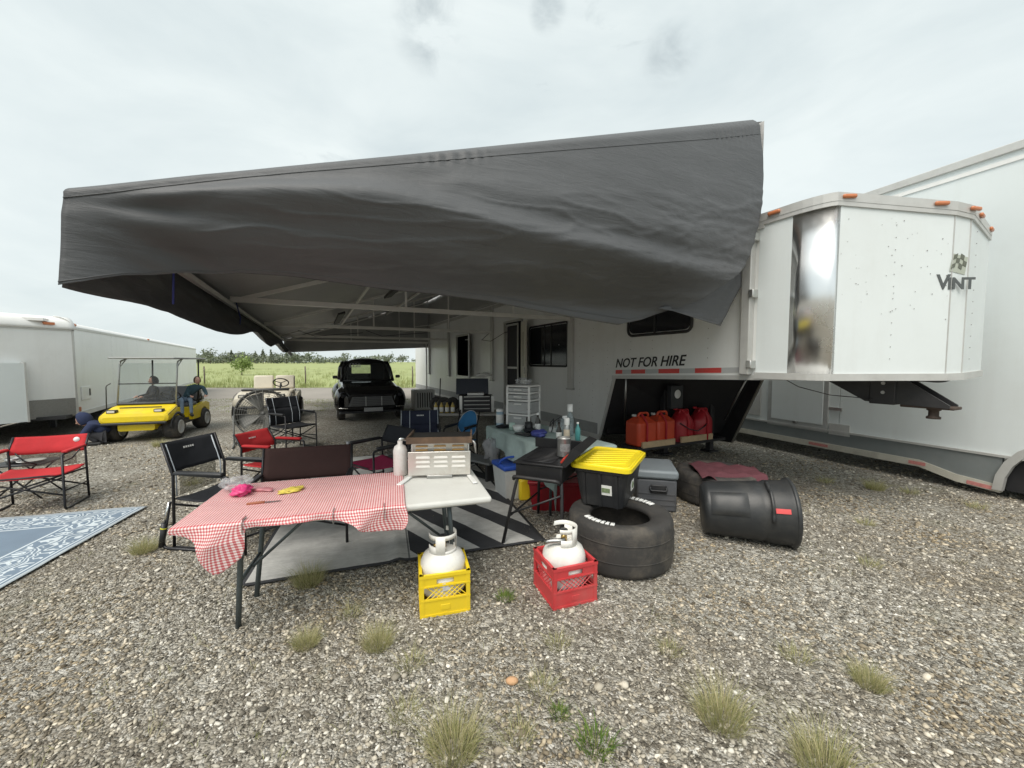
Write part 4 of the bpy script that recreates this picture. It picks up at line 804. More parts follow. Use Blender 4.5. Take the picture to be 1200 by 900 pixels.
def rug_mat_grey():
    m = bpy.data.materials.new('striped_rug'); m.use_nodes = True; t = m.node_tree; b = t.nodes['Principled BSDF']; b.inputs['Roughness'].default_value = .9
    tc = N(t, 'ShaderNodeTexCoord'); sp = N(t, 'ShaderNodeSeparateXYZ'); t.links.new(tc.outputs['Object'], sp.inputs[0]); X, Y = sp.outputs[0], sp.outputs[1]
    def mth(op, a, b_=None):
        n = N(t, 'ShaderNodeMath', operation=op)
        for i, q in enumerate((a, b_)):
            if q is None: continue
            if isinstance(q, (int, float)): n.inputs[i].default_value = q
            else: t.links.new(q, n.inputs[i])
        return n.outputs[0]
    # dark diagonal wedges on the right half, plain pale left half, dark binding
    diag = mth('ADD', X, mth('MULTIPLY', Y, .52)); st_ = mth('FRACT', mth('MULTIPLY', diag, 1.95)); dark = mth('MULTIPLY', mth('GREATER_THAN', st_, .56), mth('GREATER_THAN', X, 1.22))
    far = mth('MULTIPLY', mth('GREATER_THAN', Y, 2.2), mth('GREATER_THAN', mth('FRACT', mth('MULTIPLY', mth('SUBTRACT', Y, mth('MULTIPLY', X, .5)), .9)), .5))
    ed_ = mth('MAXIMUM', mth('MAXIMUM', mth('LESS_THAN', Y, .035), mth('LESS_THAN', X, .03)), mth('MAXIMUM', mth('GREATER_THAN', X, 2.39), mth('GREATER_THAN', Y, 3.92)))
    seam = mth('MULTIPLY', mth('GREATER_THAN', X, 1.2), mth('LESS_THAN', X, 1.215))
    dk = mth('MAXIMUM', mth('MAXIMUM', dark, far), mth('MAXIMUM', ed_, mth('MULTIPLY', seam, .7)))
    mx = N(t, 'ShaderNodeMix', data_type='RGBA'); t.links.new(dk, mx.inputs[0]); mx.inputs[6].default_value = (.56, .555, .53, 1); mx.inputs[7].default_value = (.04, .041, .045, 1)
    n = N(t, 'ShaderNodeTexNoise', i_Scale=4., i_Detail=9., i_Roughness=.7); t.links.new(tc.outputs['Object'], n.inputs[0]); mr = N(t, 'ShaderNodeMapRange', i_From_Min=.3, i_From_Max=.7, i_To_Min=.7, i_To_Max=1.2); t.links.new(n.outputs[0], mr.inputs[0])
    mp = N(t, 'ShaderNodeMapping'); mp.inputs['Scale'].default_value = (3, 130, 1); t.links.new(tc.outputs['Object'], mp.inputs[0]); nf = N(t, 'ShaderNodeTexNoise', i_Scale=1., i_Detail=2.); t.links.new(mp.outputs[0], nf.inputs[0])
    mrf = N(t, 'ShaderNodeMapRange', i_To_Min=.65, i_To_Max=1.3); t.links.new(nf.outputs[0], mrf.inputs[0])
    m2 = N(t, 'ShaderNodeMix', data_type='RGBA', blend_type='MULTIPLY'); m2.inputs[0].default_value = 1; t.links.new(mx.outputs[2], m2.inputs[6]); t.links.new(mr.outputs[0], m2.inputs[7])
    m3 = N(t, 'ShaderNodeMix', data_type='RGBA', blend_type='MULTIPLY'); m3.inputs[0].default_value = 1; t.links.new(m2.outputs[2], m3.inputs[6]); t.links.new(mrf.outputs[0], m3.inputs[7]); t.links.new(m3.outputs[2], b.inputs['Base Color'])
    bp = N(t, 'ShaderNodeBump', i_Strength=.25, i_Distance=.004); t.links.new(nf.outputs[0], bp.inputs['Height']); t.links.new(bp.outputs[0], b.inputs['Normal'])
    return m
tag(MB().grid(lambda u, v: (2.42 * u, 3.95 * v, rugz(u * 2.4 + 5, v * 3.9) + (.02 * math.exp(-((u * 2.42 - 1.12) / .05) ** 2) * sm(.5, 0, v))), 60, 90).build('outdoor_rug', rug_mat_grey(), None, (-1.99, 2.77, 0), (0, 0, R(18.0)), thick=.006), 'light grey outdoor rug with black diagonal bands under the tables', 'rug')

# ---------------------------------------------------------------- folding table, gingham cloth and what lies on it
TB, TA = (-1.1, 2.71, 0), R(16.6)
TM = Matrix.Translation(TB) @ Matrix.Rotation(TA, 4, 'Z')
def ontab(x, y, z=.742): p = TM @ Vector((x, y, z)); return (p.x, p.y, p.z)
ft = thing('folding_table', 'white plastic folding table half covered by the red gingham cloth', 'table', TB, TA)
tabw = M('table_plastic', (.62, .62, .585), .5, var=.05, bump=.08, bscale=150, dirt=.3, dcol=(.4, .38, .33))
MB().box((0, 0, .718), (1.79, .76, .045), bev=.018).build('table_top', tabw, ft)
tl = M('table_leg', (.10, .12, .125), .4, .5, var=.15)
for sx in (-1, 1):
    for sy in (-1, 1): MB().tube(fillet([(sx * .62, sy * .22, .70), (sx * .65, sy * .2, .35), (sx * .68, sy * .17, .0)], .1), .0165, 8).build('leg', tl, ft)
    MB().cyl((sx * .655, -.2, .3), (sx * .655, .2, .3), .012, n=6).build('cross_bar', tl, ft)
    MB().cyl((sx * .64, 0, .3), (sx * .2, 0, .69), .01, n=6).build('brace', tl, ft)
for sy in (-1, 1): MB().box((0, sy * .3, .685), (1.6, .025, .025)).build('side_rail', tl, ft)
def ging():
    m = bpy.data.materials.new('gingham'); m.use_nodes = True; t = m.node_tree; b = t.nodes['Principled BSDF']; b.inputs['Roughness'].default_value = .75
    u = N(t, 'ShaderNodeUVMap'); sp = N(t, 'ShaderNodeSeparateXYZ'); t.links.new(u.outputs[0], sp.inputs[0]); outs = []
    for i in (0, 1):
        a = N(t, 'ShaderNodeMath', operation='MULTIPLY'); t.links.new(sp.outputs[i], a.inputs[0]); a.inputs[1].default_value = 66.
        f_ = N(t, 'ShaderNodeMath', operation='FRACT'); t.links.new(a.outputs[0], f_.inputs[0]); g_ = N(t, 'ShaderNodeMath', operation='GREATER_THAN'); t.links.new(f_.outputs[0], g_.inputs[0]); g_.inputs[1].default_value = .5; outs.append(g_.outputs[0])
    ad = N(t, 'ShaderNodeMath', operation='ADD'); t.links.new(outs[0], ad.inputs[0]); t.links.new(outs[1], ad.inputs[1]); hf = N(t, 'ShaderNodeMath', operation='MULTIPLY'); t.links.new(ad.outputs[0], hf.inputs[0]); hf.inputs[1].default_value = .5
    r = N(t, 'ShaderNodeValToRGB'); t.links.new(hf.outputs[0], r.inputs[0]); e = r.color_ramp.elements; e[0].color = (.80, .73, .71, 1); e[1].color = (.48, .07, .08, 1); e.new(.5).color = (.63, .30, .30, 1)
    n = N(t, 'ShaderNodeTexNoise', i_Scale=14., i_Detail=6.); mr = N(t, 'ShaderNodeMapRange', i_To_Min=.82, i_To_Max=1.12); t.links.new(n.outputs[0], mr.inputs[0]); m2 = N(t, 'ShaderNodeMix', data_type='RGBA', blend_type='MULTIPLY'); m2.inputs[0].default_value = 1
    t.links.new(r.outputs[0], m2.inputs[6]); t.links.new(mr.outputs[0], m2.inputs[7]); t.links.new(m2.outputs[2], b.inputs['Base Color']); return m
# cloth wider than the table: hangs at the near edge, the left end and the near corner
CX0, CX1, CY0, CY1 = -.905, .33, -.70, .40
HG = [(-.905, .03), (-.85, .045), (-.79, .09), (-.72, .18), (-.665, .27), (-.635, .25), (-.585, .19), (-.565, .04), (-.5, .032), (-.16, .03), (-.06, .045), (.02, .08), (.1, .12), (.2, .15), (.28, .15), (.33, .13)]
def clothpt(u, v):
    a = lerp(CX0, CX1, u); b_ = lerp(CY0, CY1, v); ey = .386; x, y, z = a, b_, .746; oy = max(0, -ey - b_) / (CY0 + ey) * -1
    if oy > 0:
        ln_ = interp([h_[0] for h_ in HG], [h_[1] for h_ in HG], a) * oy; amp = min(1, ln_ / .1)
        y = -ey - .012 - (.03 * math.sin(a * 17 + 1) + .03) * amp + .05 * ln_ * math.sin(a * 7); z -= ln_ + .004; x += .03 * amp * math.sin(a * 23 + oy * 2)
    cr = .003 * math.exp(-((a + .3) / .012) ** 2) + .003 * math.exp(-((b_ - .02) / .012) ** 2) + .0025 * math.exp(-((a - .05) / .012) ** 2)
    return (x, y, z + .003 * fn(a * 4, b_ * 4) + .002 * fn(a * 12, b_ * 6) + .002 + cr)
cb = MB().grid(clothpt, 110, 90); cb.uv = [(lerp(CX0, CX1, i / 110), lerp(CY0, CY1, j / 90) if lerp(CY0, CY1, j / 90) > -.386 else -.386 - interp([h_[0] for h_ in HG], [h_[1] for h_ in HG], lerp(CX0, CX1, i / 110)) * (-.386 - lerp(CY0, CY1, j / 90)) / .314) for j in range(91) for i in range(111)]
tag(cb.build('tablecloth', ging(), None, TB, (0, 0, TA), thick=.002), 'red and white gingham tablecloth clipped over the folding table', 'tablecloth')
clipm = M('clip_steel', (.55, .55, .53), .3, .9)
for x, lb in ((-.56, 'metal cloth clip next to the hanging corner of the gingham cloth'), (-.09, 'metal cloth clip midway along the gingham cloth edge'), (.2, 'metal cloth clip next to the white bare end of the table')):
    MB_ = MB().tube(fillet([(0, .05, .008), (0, -.018, .008), (0, -.02, -.055), (0, .03, -.06)], .012), .013, 6, flat=.15); MB_.build('table_clip', clipm, None, ontab(x, -.385, .742), (0, 0, TA))
    tag(bpy.context.scene.collection.objects[-1], lb, 'clip', 'tablecloth clips')
# bags and small things
def bag(name, label, cat, loc, r, mat, seed, n=18, lump=.5):
    def f(u, v):
        a = u * 2 * math.pi; p = v * math.pi; d = 1 + lump * fn(math.cos(a) * 1.6 * math.sin(p) + seed, math.sin(a) * 1.6 * math.sin(p), math.cos(p) * 1.6, 4)
        return (r[0] * d * math.sin(p) * math.cos(a), r[1] * d * math.sin(p) * math.sin(a), max(0.001, r[2] * (1 + d * -math.cos(p))))
    return tag(MB().grid(f, n * 2, n).build(name, mat, None, loc, (0, 0, seed)), label, cat)
filmw = glassmat('clear_film', (.95, .96, .97), .3, .15, .85)
bag('plastic_bag', 'clear crumpled plastic bag on the gingham cloth', 'bag', ontab(-.80, .24, .748), (.085, .075, .05), filmw, 1.3)
bag('pink_bag', 'crumpled pink bag on the gingham cloth', 'bag', ontab(-.73, .12, .748), (.07, .06, .032), M('pink_plastic', (.72, .06, .22), .3, var=.2), 2.2)
bag('striped_packet', 'long striped packet beside the pink bag', 'packet', ontab(-.62, .17, .748), (.085, .03, .013), M('packet_pink', (.5, .2, .22), .4, var=.5, scale=30), 3.1, 12, .3)
bag('chip_bag', 'small yellow snack bag on the gingham cloth', 'bag', ontab(-.42, .1, .748), (.075, .05, .014), M('yellow_snack', (.75, .55, .10), .35, var=.3, scale=25), 4.1)
kn = thing('knife', 'wooden handled knife lying on the gingham cloth', 'knife', ontab(-.53, -.1, .754), TA + R(4)); MB().tube([(-.1, 0, 0), (-.03, 0, 0.002), (.0, 0, 0)], [.008, .010, .008], 8, flat=.6).build('handle', M('handle_wood', (.35, .13, .07), .5), kn); MB().prism([(0, -.008), (.08, -.006), (.095, .004), (0, .008)], -.001, .001, 'xy').build('blade', steel, kn)
# camp stove
sv = thing('camp_stove', 'cream metal camp stove with louvred back on the bare end of the table', 'stove', ontab(.61, .20, .741), TA - R(11)); sv.scale = (1.1, 1.1, 1.1)
cream = M('stove_cream', (.72, .70, .66), .3, .8, var=.08, dirt=.5, dcol=(.38, .30, .2), dscale=6)
rust = M('stove_rust', (.12, .075, .045), .75, var=.35, scale=20, dirt=.9, dcol=(.05, .04, .035), dscale=9)
MB().box((0, .14, .12), (.42, .2, .22), bev=.008).build('body', cream, sv)
fp = MB().box((0, -.035, .105), (.44, .012, .17), bev=.004).build('front_plate', cream, sv)
for i in range(3):
    for j in range(3):
        MB().prism([(-.05, 0), (.05, 0), (.045, .012), (-.045, .012)], -.052, -.04).build('louvre', M('louvre_bright', (.78, .76, .72), .35), fp, ((i - 1) * .125 + .01, 0, .08 + j * .032))
up = MB().box((0, .03, .205), (.40, .012, .09), bev=.004).build('upper_plate', cream, sv)
for i in range(3):
    for j in range(2): MB().prism([(-.045, 0), (.045, 0), (.04, .011), (-.04, .011)], .012, .025).build('louvre', M('louvre_orange_reflection', (.62, .36, .12), .4), up, ((i - 1) * .13, 0, .185 + j * .028))  # orange reflection painted in as the upper louvre colour
MB().box((0, .12, .265), (.45, .3, .02), bev=.006).build('griddle', M('griddle_black', (.03, .029, .027), .5, .2, var=.3), sv)
b = MB()
for c_, d_ in (((0, -.035, .27), (.46, .012, .045)), ((-.225, .12, .27), (.012, .3, .045)), ((.225, .12, .27), (.012, .3, .045))): b.box(c_, d_)
b.build('griddle_rim', rust, sv)
for sx in (-1, 1): MB().box((sx * .2 + sx * .03, -.12, .010), (.032, .19, .012), rot=(0, 0, sx * R(14)), bev=.004).build('foot', whitep, sv)
MB().box((0, -.045, .012), (.18, .015, .022), bev=.004).build('drip_tray', steel, sv)
MB().tube(fillet([(.22, .0, .26), (.25, -.02, .25), (.26, -.02, .17)], .02), .01, 6).build('latch', steel, sv)
cy = MB().lathe([(0, 0), (.045, 0), (.05, .01), (.05, .18), (.04, .21), (.018, .225), (.018, .25), (0, .25)], 18).build('gas_cylinder', M('cylinder_white', (.70, .68, .65), .4, var=.06, dirt=.6, dcol=(.4, .24, .2), dscale=14), sv, (-.29, .06, 0.003))
MB().tube(fillet([(-.29, .06, .25), (-.29, .06, .27), (-.21, .1, .24)], .02), .012, 8).build('regulator', chrome, sv)

# ---------------------------------------------------------------- milk crates with propane cylinders
def crate(label, loc, rz, mat, W=.33):
    c = thing('milk_crate', label, 'crate', loc, rz); h = W / 2; tk = .01
    MB().box((0, 0, .008), (W - .02, W - .02, .014)).build('base', mat, c)
    for k in range(4):
        mt = Matrix.Rotation(k * math.pi / 2, 4, 'Z'); b = MB()
        def bx(x0, x1, z0, z1, y=-h, t_=tk): b.box(mt @ Vector(((x0 + x1) / 2, y + t_ / 2, (z0 + z1) / 2)), (x1 - x0, t_, z1 - z0) if k % 2 == 0 else (t_, x1 - x0, z1 - z0))
        bx(-h + .004, h - .004, .005, .105); bx(-h + .004, -.055, .205, .275); bx(.055, h - .004, .205, .275); bx(-.055, .055, .245, .275); bx(-.055, .055, .205, .212)
        bx(-h - .004, h + .004, .258, .28, -h - .005, .02); bx(-h - .003, h + .003, .105, .117, -h - .004, .018); bx(-h - .003, h + .003, .196, .206, -h - .004, .016); bx(-h - .003, h + .003, .0, .016, -h - .004, .016)
        for x in (-h, h - .024, -.012): bx(x, x + .024, .0, .28 if x != -.012 else .02, -h - .003, .014)
        b.build('side', mat, c)
        g_ = MB()
        for i in range(-2, 9):
            for sgn in (1, -1):
                x0 = -h + .03 + i * .034; pts_ = []
                for q in (0, 1):
                    pts_.append((x0 + sgn * .045 * (q * 2 - 1) / 1.0 + .02, .118 + q * .078))
                (xa, za), (xb, zb) = pts_
                lim = h - .02
                if min(xa, xb) < -lim or max(xa, xb) > lim: continue
                g_.tube([mt @ Vector((xa, -h + .005, za)), mt @ Vector((xb, -h + .005, zb))], .0032, 4, smooth=False)
        g_.build('lattice', mat, c)['kind'] = 'stuff'
    MB().box((0, -h - .001, .055), (.06, .004, .035), bev=.0015).build('emblem', mat, c)
    return c
tankw = M('tank_white', (.76, .75, .71), .33, var=.04, dirt=.45, dcol=(.45, .38, .28), dscale=5)
brass = M('brass', (.55, .38, .14), .35, .9)
def propane(label, loc, rz):
    p = thing('propane_cylinder', label, 'propane tank', loc, rz)
    prof = [(0, .05), (.08, .035), (.13, .06), (.151, .1), (.153, .14), (.153, .25), (.149, .285), (.13, .325), (.09, .352), (.05, .362), (0, .365)]
    MB().lathe(prof, 32).build('body', tankw, p)
    MB().lathe([(.153, .195), (.156, .2), (.153, .205)], 32).build('weld_seam', tankw, p)
    MB().lathe([(.1, 0), (.103, 0), (.103, .06), (.1, .06)], 24).build('foot_ring', tankw, p)
    ca = MB()
    for a0, a1, z0, z1 in ((-200, 20, .345, .37), (-60, -20, .345, .47), (-160, -120, .345, .47), (150, 215, .345, .4), (-215, 35, .445, .475)):
        for r_ in (.088,): ca.lathe([(r_, z0), (r_ + .006, z0), (r_ + .006, z1), (r_, z1), (r_, z0)], 16, a0=R(a0), a1=R(a1))
    ca.build('collar', tankw, p, None, (0, 0, R(40)))
    MB().lathe([(0, .36), (.022, .36), (.022, .40), (.014, .405), (.014, .43), (0, .43)], 12).build('valve', brass, p)
    MB().lathe([(0, 0), (.026, 0), (.03, .008), (.026, .018), (0, .018)], 10).build('valve_knob', blackp, p, (0, 0, .43))
    MB().cyl((0, 0, .39), (-.06, -.03, .39), .013, n=10).build('outlet', brass, p)
    MB().box((.04, -.151, .17), (.09, .004, .05), rot=(0, 0, R(15))).build('label', M('tank_label', (.6, .6, .62), .5, var=.5, scale=60), p)
    return p
yel = M('yellow_plastic', (.80, .58, .02), .42, var=.06, dirt=.25, dcol=(.5, .36, .06)); redp = M('red_plastic', (.55, .05, .055), .45, var=.1, dirt=.4, dcol=(.42, .2, .17))
crate('yellow milk crate on the gravel holding a white propane tank', (-.475, 2.63, 0), R(15), yel, .32)
crate('red milk crate on the gravel holding a white propane tank', (.375, 2.73, 0), R(20), redp, .33)
propane('white propane tank standing in the yellow milk crate', (-.475, 2.63, .016), R(10)); p2 = propane('white propane tank with hose fitting standing in the red milk crate', (.37, 2.73, .016), R(60))
MB().tube(fillet([(-.05, -.03, .39), (-.08, .01, .39), (-.1, .06, .385), (-.11, .10, .37)], .02), .017, 8).build('hose_fitting', steel, p2)

# ---------------------------------------------------------------- tyres, tote, cooler, bin
def tyre(label, loc, Rr, h, rz=0):
    t = thing('racing_tyre', label, 'tyre', loc, rz); k = .045; ri = Rr * .56
    prof = [(ri, .05), (ri + .02, .02), (Rr * .84, .0), (Rr - .016, .016), (Rr - .004, .05), (Rr, h * .3), (Rr + .004, h * .5), (Rr, h * .7), (Rr - .004, h - .05), (Rr - .02, h - .016), (Rr * .87, h), (ri + .02, h - .03), (ri, h - .06), (ri + .05, h - .1), (Rr - .07, h - .05), (Rr - .05, h * .5), (Rr - .07, .05), (ri, .05)]
    MB().lathe(prof, 72).build('carcass', rubber, t)
    for z in (h * .33, h * .68): MB().lathe([(Rr - .002, z - .004), (Rr + .0065, z), (Rr - .002, z + .004)], 72).build('tread_line', rubber, t)
    return t
t1 = tyre('large racing slick tyre lying flat under the yellow-lidded tote', (.915, 3.27, 0), .43, .40)
# chalk-white lettering arcs on its sidewall
for a0, cnt in ((20, 9), (205, 7)):
    for i in range(cnt):
        a = R(a0 + i * 6.5); b = MB(); rr_ = .335
        for k in range(3): b.tube([(math.cos(a + .03 * k) * (rr_ - .022), math.sin(a + .03 * k) * (rr_ - .022), .398), (math.cos(a + .03 * ((k + i) % 3)) * (rr_ + .026), math.sin(a + .03 * ((k + i) % 3)) * (rr_ + .026), .401)], .0065, 4)
        b.build('white_letter', whitep, t1)
tyre('worn racing tyre lying flat with a maroon cloth on top', (2.47, 4.66, 0), .46, .37, .4)
mar = cloth('maroon_cloth', (.12, .045, .055))
def mcl(u, v):
    x = lerp(-.36, .36, u); y = lerp(-.34, .24, v) + .05 * math.sin(u * 5); r_ = math.hypot(x, y)
    z = .385 + .012 * (fn(x * 7, y * 7, 2) + .4) + .01 * math.sin(x * 30 + y * 9); over = max(0, -.2 - y) ; z -= over * 2.4 * sm(.1, .6, u)
    return (x, y - over * .5, z)
tag(MB().grid(mcl, 60, 44).build('cloth', mar, None, (2.52, 4.56, 0), (0, 0, R(-12)), thick=.008), 'crumpled maroon cloth draped over the worn racing tyre', 'cloth')
tt = thing('storage_tote', 'black plastic storage tote with bright yellow lid standing on the slick tyre', 'tote', (.915, 3.62, .395), R(62))
tote = M('tote_black', (.024, .025, .027), .42, var=.2, bump=.08, bscale=180, dirt=.45, dcol=(.10, .095, .085))
L1, W1, L0, W0_, Ht = .72, .47, .60, .37, .345
b = MB()
def tw(v, n=10):
    l, w_ = lerp(L0, L1, v) / 2, lerp(W0_, W1, v) / 2; return [(x, y, v * Ht) for x, y in rounded(-l, l, -w_, w_, .05, 3)]
rings_ = [tw(v) for v in (0, .12, .5, .86, .88, 1)]
rings_[4] = [(x * 1.03, y * 1.04, z) for x, y, z in rings_[4]]; rings_[5] = [(x * 1.03, y * 1.04, z) for x, y, z in rings_[5]]
nn = len(rings_[0]); b.add([p for r_ in rings_ for p in r_], [(i * nn + j, i * nn + (j + 1) % nn, (i + 1) * nn + (j + 1) % nn, (i + 1) * nn + j) for i in range(5) for j in range(nn)] + [tuple(range(nn - 1, -1, -1)), tuple(range(5 * nn, 6 * nn))])
b.build('body', tote, tt)
for sx in (-1, 1):
    for y in (-.14, 0, .14): MB().hexa([(sx * L0 / 2, y - .012, .0), (sx * (L0 / 2 + .01), y - .012, 0), (sx * (L0 / 2 + .01), y + .012, 0), (sx * L0 / 2, y + .012, 0)], [(sx * L1 / 2 * .985, y - .012, Ht * .86), (sx * (L1 / 2 + .008), y - .012, Ht * .86), (sx * (L1 / 2 + .008), y + .012, Ht * .86), (sx * L1 / 2 * .985, y + .012, Ht * .86)]).build('rib', tote, tt)
lid = MB(); lp = rounded(-.385, .385, -.265, .265, .06, 4); lid.prism(lp, Ht - .012, Ht + .02, 'xy'); lid = lid.build('lid', M('lid_yellow', (.84, .66, .02), .36, var=.05, dirt=.2, dcol=(.5, .4, .05), dscale=6), tt)
MB().tube([(x * .93, y * .9, Ht + .022) for x, y in lp], .014, 6, closed=True).build('lid_ridge', MATS['lid_yellow'], lid)
for k in range(7): MB().box((-.26 + k * .085, 0, Ht + .021), (.03, .40, .012), rot=(0, 0, .5), bev=.005).build('lid_rib', MATS['lid_yellow'], lid)
MB().prism([(-.055, .1), (.055, .1), (.055, .19), (-.055, .19)], -.006, .0).build('label', M('tote_label', (.78, .78, .74), .5, var=.05), tt, (-.02, -.207, 0))
MB().lathe([(0, .003), (.03, .003), (.032, 0)], 12).build('label_print', M('label_print', (.2, .26, .14), .5, var=.6, scale=60), tt, (-.02, -.2135, .145), (R(90), 0, 0))
# the same label on the narrow end that faces out
MB().box((-L0 / 2 - .030, -.05, .155), (.004, .1, .09), rot=(0, R(-10), 0)).build('label', MATS['tote_label'], tt)
MB().box((-L0 / 2 - .0335, -.05, .155), (.003, .07, .04), rot=(0, R(-10), 0)).build('label_print', MATS['label_print'], tt)
gc = thing('cooler_box', 'grey hard cooler box between the two racing tyres', 'cooler', (1.66, 4.52, 0), R(-14))
cg = M('cooler_grey', (.10, .105, .115), .5, var=.1, dirt=.3); cl_ = M('cooler_lid', (.22, .25, .27), .45, var=.08, dirt=.3)
MB().box((0, 0, .18), (.42, .56, .36), bev=.025).build('body', cg, gc); l_ = MB().box((0, 0, .41), (.45, .6, .1), bev=.03).build('lid', cl_, gc)
MB().box((.02, -.285, .25), (.17, .02, .1), bev=.008).build('handle_recess', blackp, gc); MB().tube(fillet([(-.07, -.295, .28), (-.07, -.31, .24), (.1, -.31, .24), (.1, -.295, .28)], .02), .01, 6).build('handle', blackp, gc)
for z in (.08, .14, .2): MB().box((0, -.281, z), (.38, .012, .014)).build('rib', cg, gc)
# waste bin lying on its side
wb = thing('waste_bin', 'large black round waste bin lying on its side in the gravel', 'bin', (1.83, 3.72, .255), 0)
binm = M('bin_black', (.024, .026, .028), .42, var=.2, bump=.06, bscale=120, dirt=.45, dcol=(.09, .085, .075))
prof = [(0, .0), (.2, .0), (.235, .02), (.24, .05), (.262, .4), (.27, .47), (.262, .5), (.278, .53), (.285, .68), (.300, .70), (.300, .735), (.288, .74), (.280, .72), (.262, .5), (.23, .05), (0, .03)]
ax = Vector((.935, -.33, .045)).normalized(); q = ax.to_track_quat('Z', 'X').to_matrix().to_4x4()
MB().lathe(prof, 48, rot=q).build('body', binm, wb)
MB().lathe([(.298, .70), (.309, .705), (.309, .728), (.298, .735)], 48, rot=q).build('rim', binm, wb)
side = ax.cross(Vector((0, 0, 1))).normalized(); side = -side if side.y > 0 else side; upv = side.cross(ax); upv = upv if upv.z > 0 else -upv
def binp(a, r_, t_): return ax * t_ + (side * math.cos(a) + upv * math.sin(a)) * r_
MB().grid(lambda u, v: binp(lerp(.1, .9, v), lerp(.252, .268, u) + .016 * min(1, 8 * u * (1 - u)) * min(1, 8 * v * (1 - v)), lerp(.06, .36, u)), 10, 8).build('grip_panel', binm, wb)
MB().tube([binp(a / 10, .30 + (.012 if 3 < a < 10 else -.012), .53) for a in range(0, 15)], .016, 6).build('handle', binm, wb)
MB().grid(lambda u, v: binp(lerp(.28, .42, v), .291, lerp(.55, .66, 1 - u)), 4, 4).build('red_label', M('label_red', (.65, .08, .08), .4, var=.15), wb)
# ---------------------------------------------------------------- fuel jugs on the rack under the gooseneck
TRM = Matrix.Translation(TR) @ Matrix.Rotation(TRR, 4, 'Z')
def ontr(t, s_, z): p = TRM @ Vector((t, s_, z)); return (p.x, p.y, p.z)
rk = thing('fuel_rack', 'black frame rack with pine planks under the gooseneck', 'rack', ontr(1.95, 0, 0), TRR)
MB().box((.0, -1.0, .27), (.38, 2.1, .05), bev=.006).build('shelf', blackm, rk)
for y in (-.5, -1.6): MB().box((.35, y, .25), (.5, .06, .06)).build('bracket', blackm, rk)
for y, ln_, z in ((-.42, .72, .335), (-1.32, .78, .345)): MB().box((-.17, y, z), (.04, ln_, .1), bev=.004).build('plank', wood, rk)
jr = M('jug_orange', (.62, .075, .03), .42, var=.1, dirt=.2, dcol=(.3, .05, .03)); jd = M('jug_red', (.42, .02, .03), .38, var=.1, dirt=.2, dcol=(.2, .02, .02))
def jug(label, t, s_, mat, rnd):
    j = thing('fuel_jug', label, 'fuel jug', ontr(t, s_, .297), TRR, 'fuel jugs strapped to the rack'); j.scale = (1.1, 1.2, 1.12)
    if not rnd:
        b = MB(); b.box((0, 0, .18), (.28, .34, .36), bev=.04, seg=3); b.build('body', mat, j); b = MB(); b.hexa([(-.12, -.15, .35), (.12, -.15, .35), (.12, .15, .35), (-.12, .15, .35)], [(-.05, -.07, .42), (.05, -.07, .42), (.05, .07, .42), (-.05, .07, .42)]); b.build('shoulder', mat, j)
    else:
        MB().grid(lambda u, v: ((.15 if True else 0) * math.cos(u * 2 * math.pi) * (1 - .25 * sm(.55, 1, v)) * (1 if v < .97 else .55), .19 * math.sin(u * 2 * math.pi) * (1 - .75 * sm(.45, 1, v) ** 2) * (1 if v < .97 else .55), .47 * v), 28, 16).build('body', mat, j)
        MB().lathe([(.0, 0), (.07, 0), (.06, .02), (0, .02)], 12).build('shoulder', mat, j, (0, 0, .465))
    MB().tube(fillet([(-.02, -.11, .40), (-.02, -.1, .47), (-.02, .06, .47), (-.02, .07, .40)], .03), .016, 8).build('handle', mat, j)
    MB().lathe([(0, 0), (.032, 0), (.032, .03), (0, .035)], 12).build('cap', M('jug_cap', (.5, .5, .48), .5) if not rnd else mat, j, (.03, .1, .42 if not rnd else .47))
    MB().tube(fillet([(-.155, .03, .0), (-.16, .03, .34), (-.03, .03, .475 if not rnd else .49), (.13, .03, .36), (.15, .03, .0)], .06), .016, 6, flat=.9).build('strap', rope_red, j)
    return j
jug('square orange-red fuel jug on the rack beside the trailer slope', 1.95, -.2, jr, False); jug('square orange-red fuel jug next to the dark red round jugs', 1.95, -.62, jr, False)
jug('dark red round-topped fuel jug next to the square jugs', 1.95, -1.14, jd, True); jug('dark red round-topped fuel jug at the far end of the rack', 1.93, -1.6, jd, True)
tag(MB().tube([ontr(1.82, -.95, .62), ontr(1.76, -1.1, .52), ontr(1.75, -1.3, .47), ontr(1.76, -1.5, .54), ontr(1.8, -1.66, .66)], .009, 6).build('fuel_hose', blackm), 'black hose looped over the dark red fuel jugs', 'hose')

# ---------------------------------------------------------------- black grill on folding legs
gr = thing('portable_grill', 'black portable grill with red-edged open lid on folding legs', 'grill', (.36, 3.72, 0), R(-24))
grm = M('grill_black', (.018, .018, .02), .42, .2, var=.25, dirt=.3, dcol=(.06, .055, .05))
MB().box((0, 0, .66), (.44, .64, .15), bev=.015).build('firebox', grm, gr)
MB().box((0, 0, .742), (.47, .67, .02), bev=.006).build('rim', grm, gr)
for k in range(12): MB().cyl((-.17, -.27 + k * .049, .757), (.12, -.27 + k * .049, .757), .006, n=6).build('grate_bar', blackm, gr)
ld = MB().hexa([(.20, -.32, .75), (.25, -.32, .74), (.25, .32, .74), (.20, .32, .75)], [(.31, -.32, .91), (.39, -.32, .88), (.39, .32, .88), (.31, .32, .91)]).build('lid', grm, gr)
MB().box((.225, -.19, .80), (.02, .27, .06), rot=(0, R(34), 0), bev=.008).build('red_edge', M('red_paint', (.45, .035, .02), .5, var=.2), ld)
MB().box((-.02, .335, .80), (.5, .02, .1), bev=.006).build('wind_screen', grm, gr)
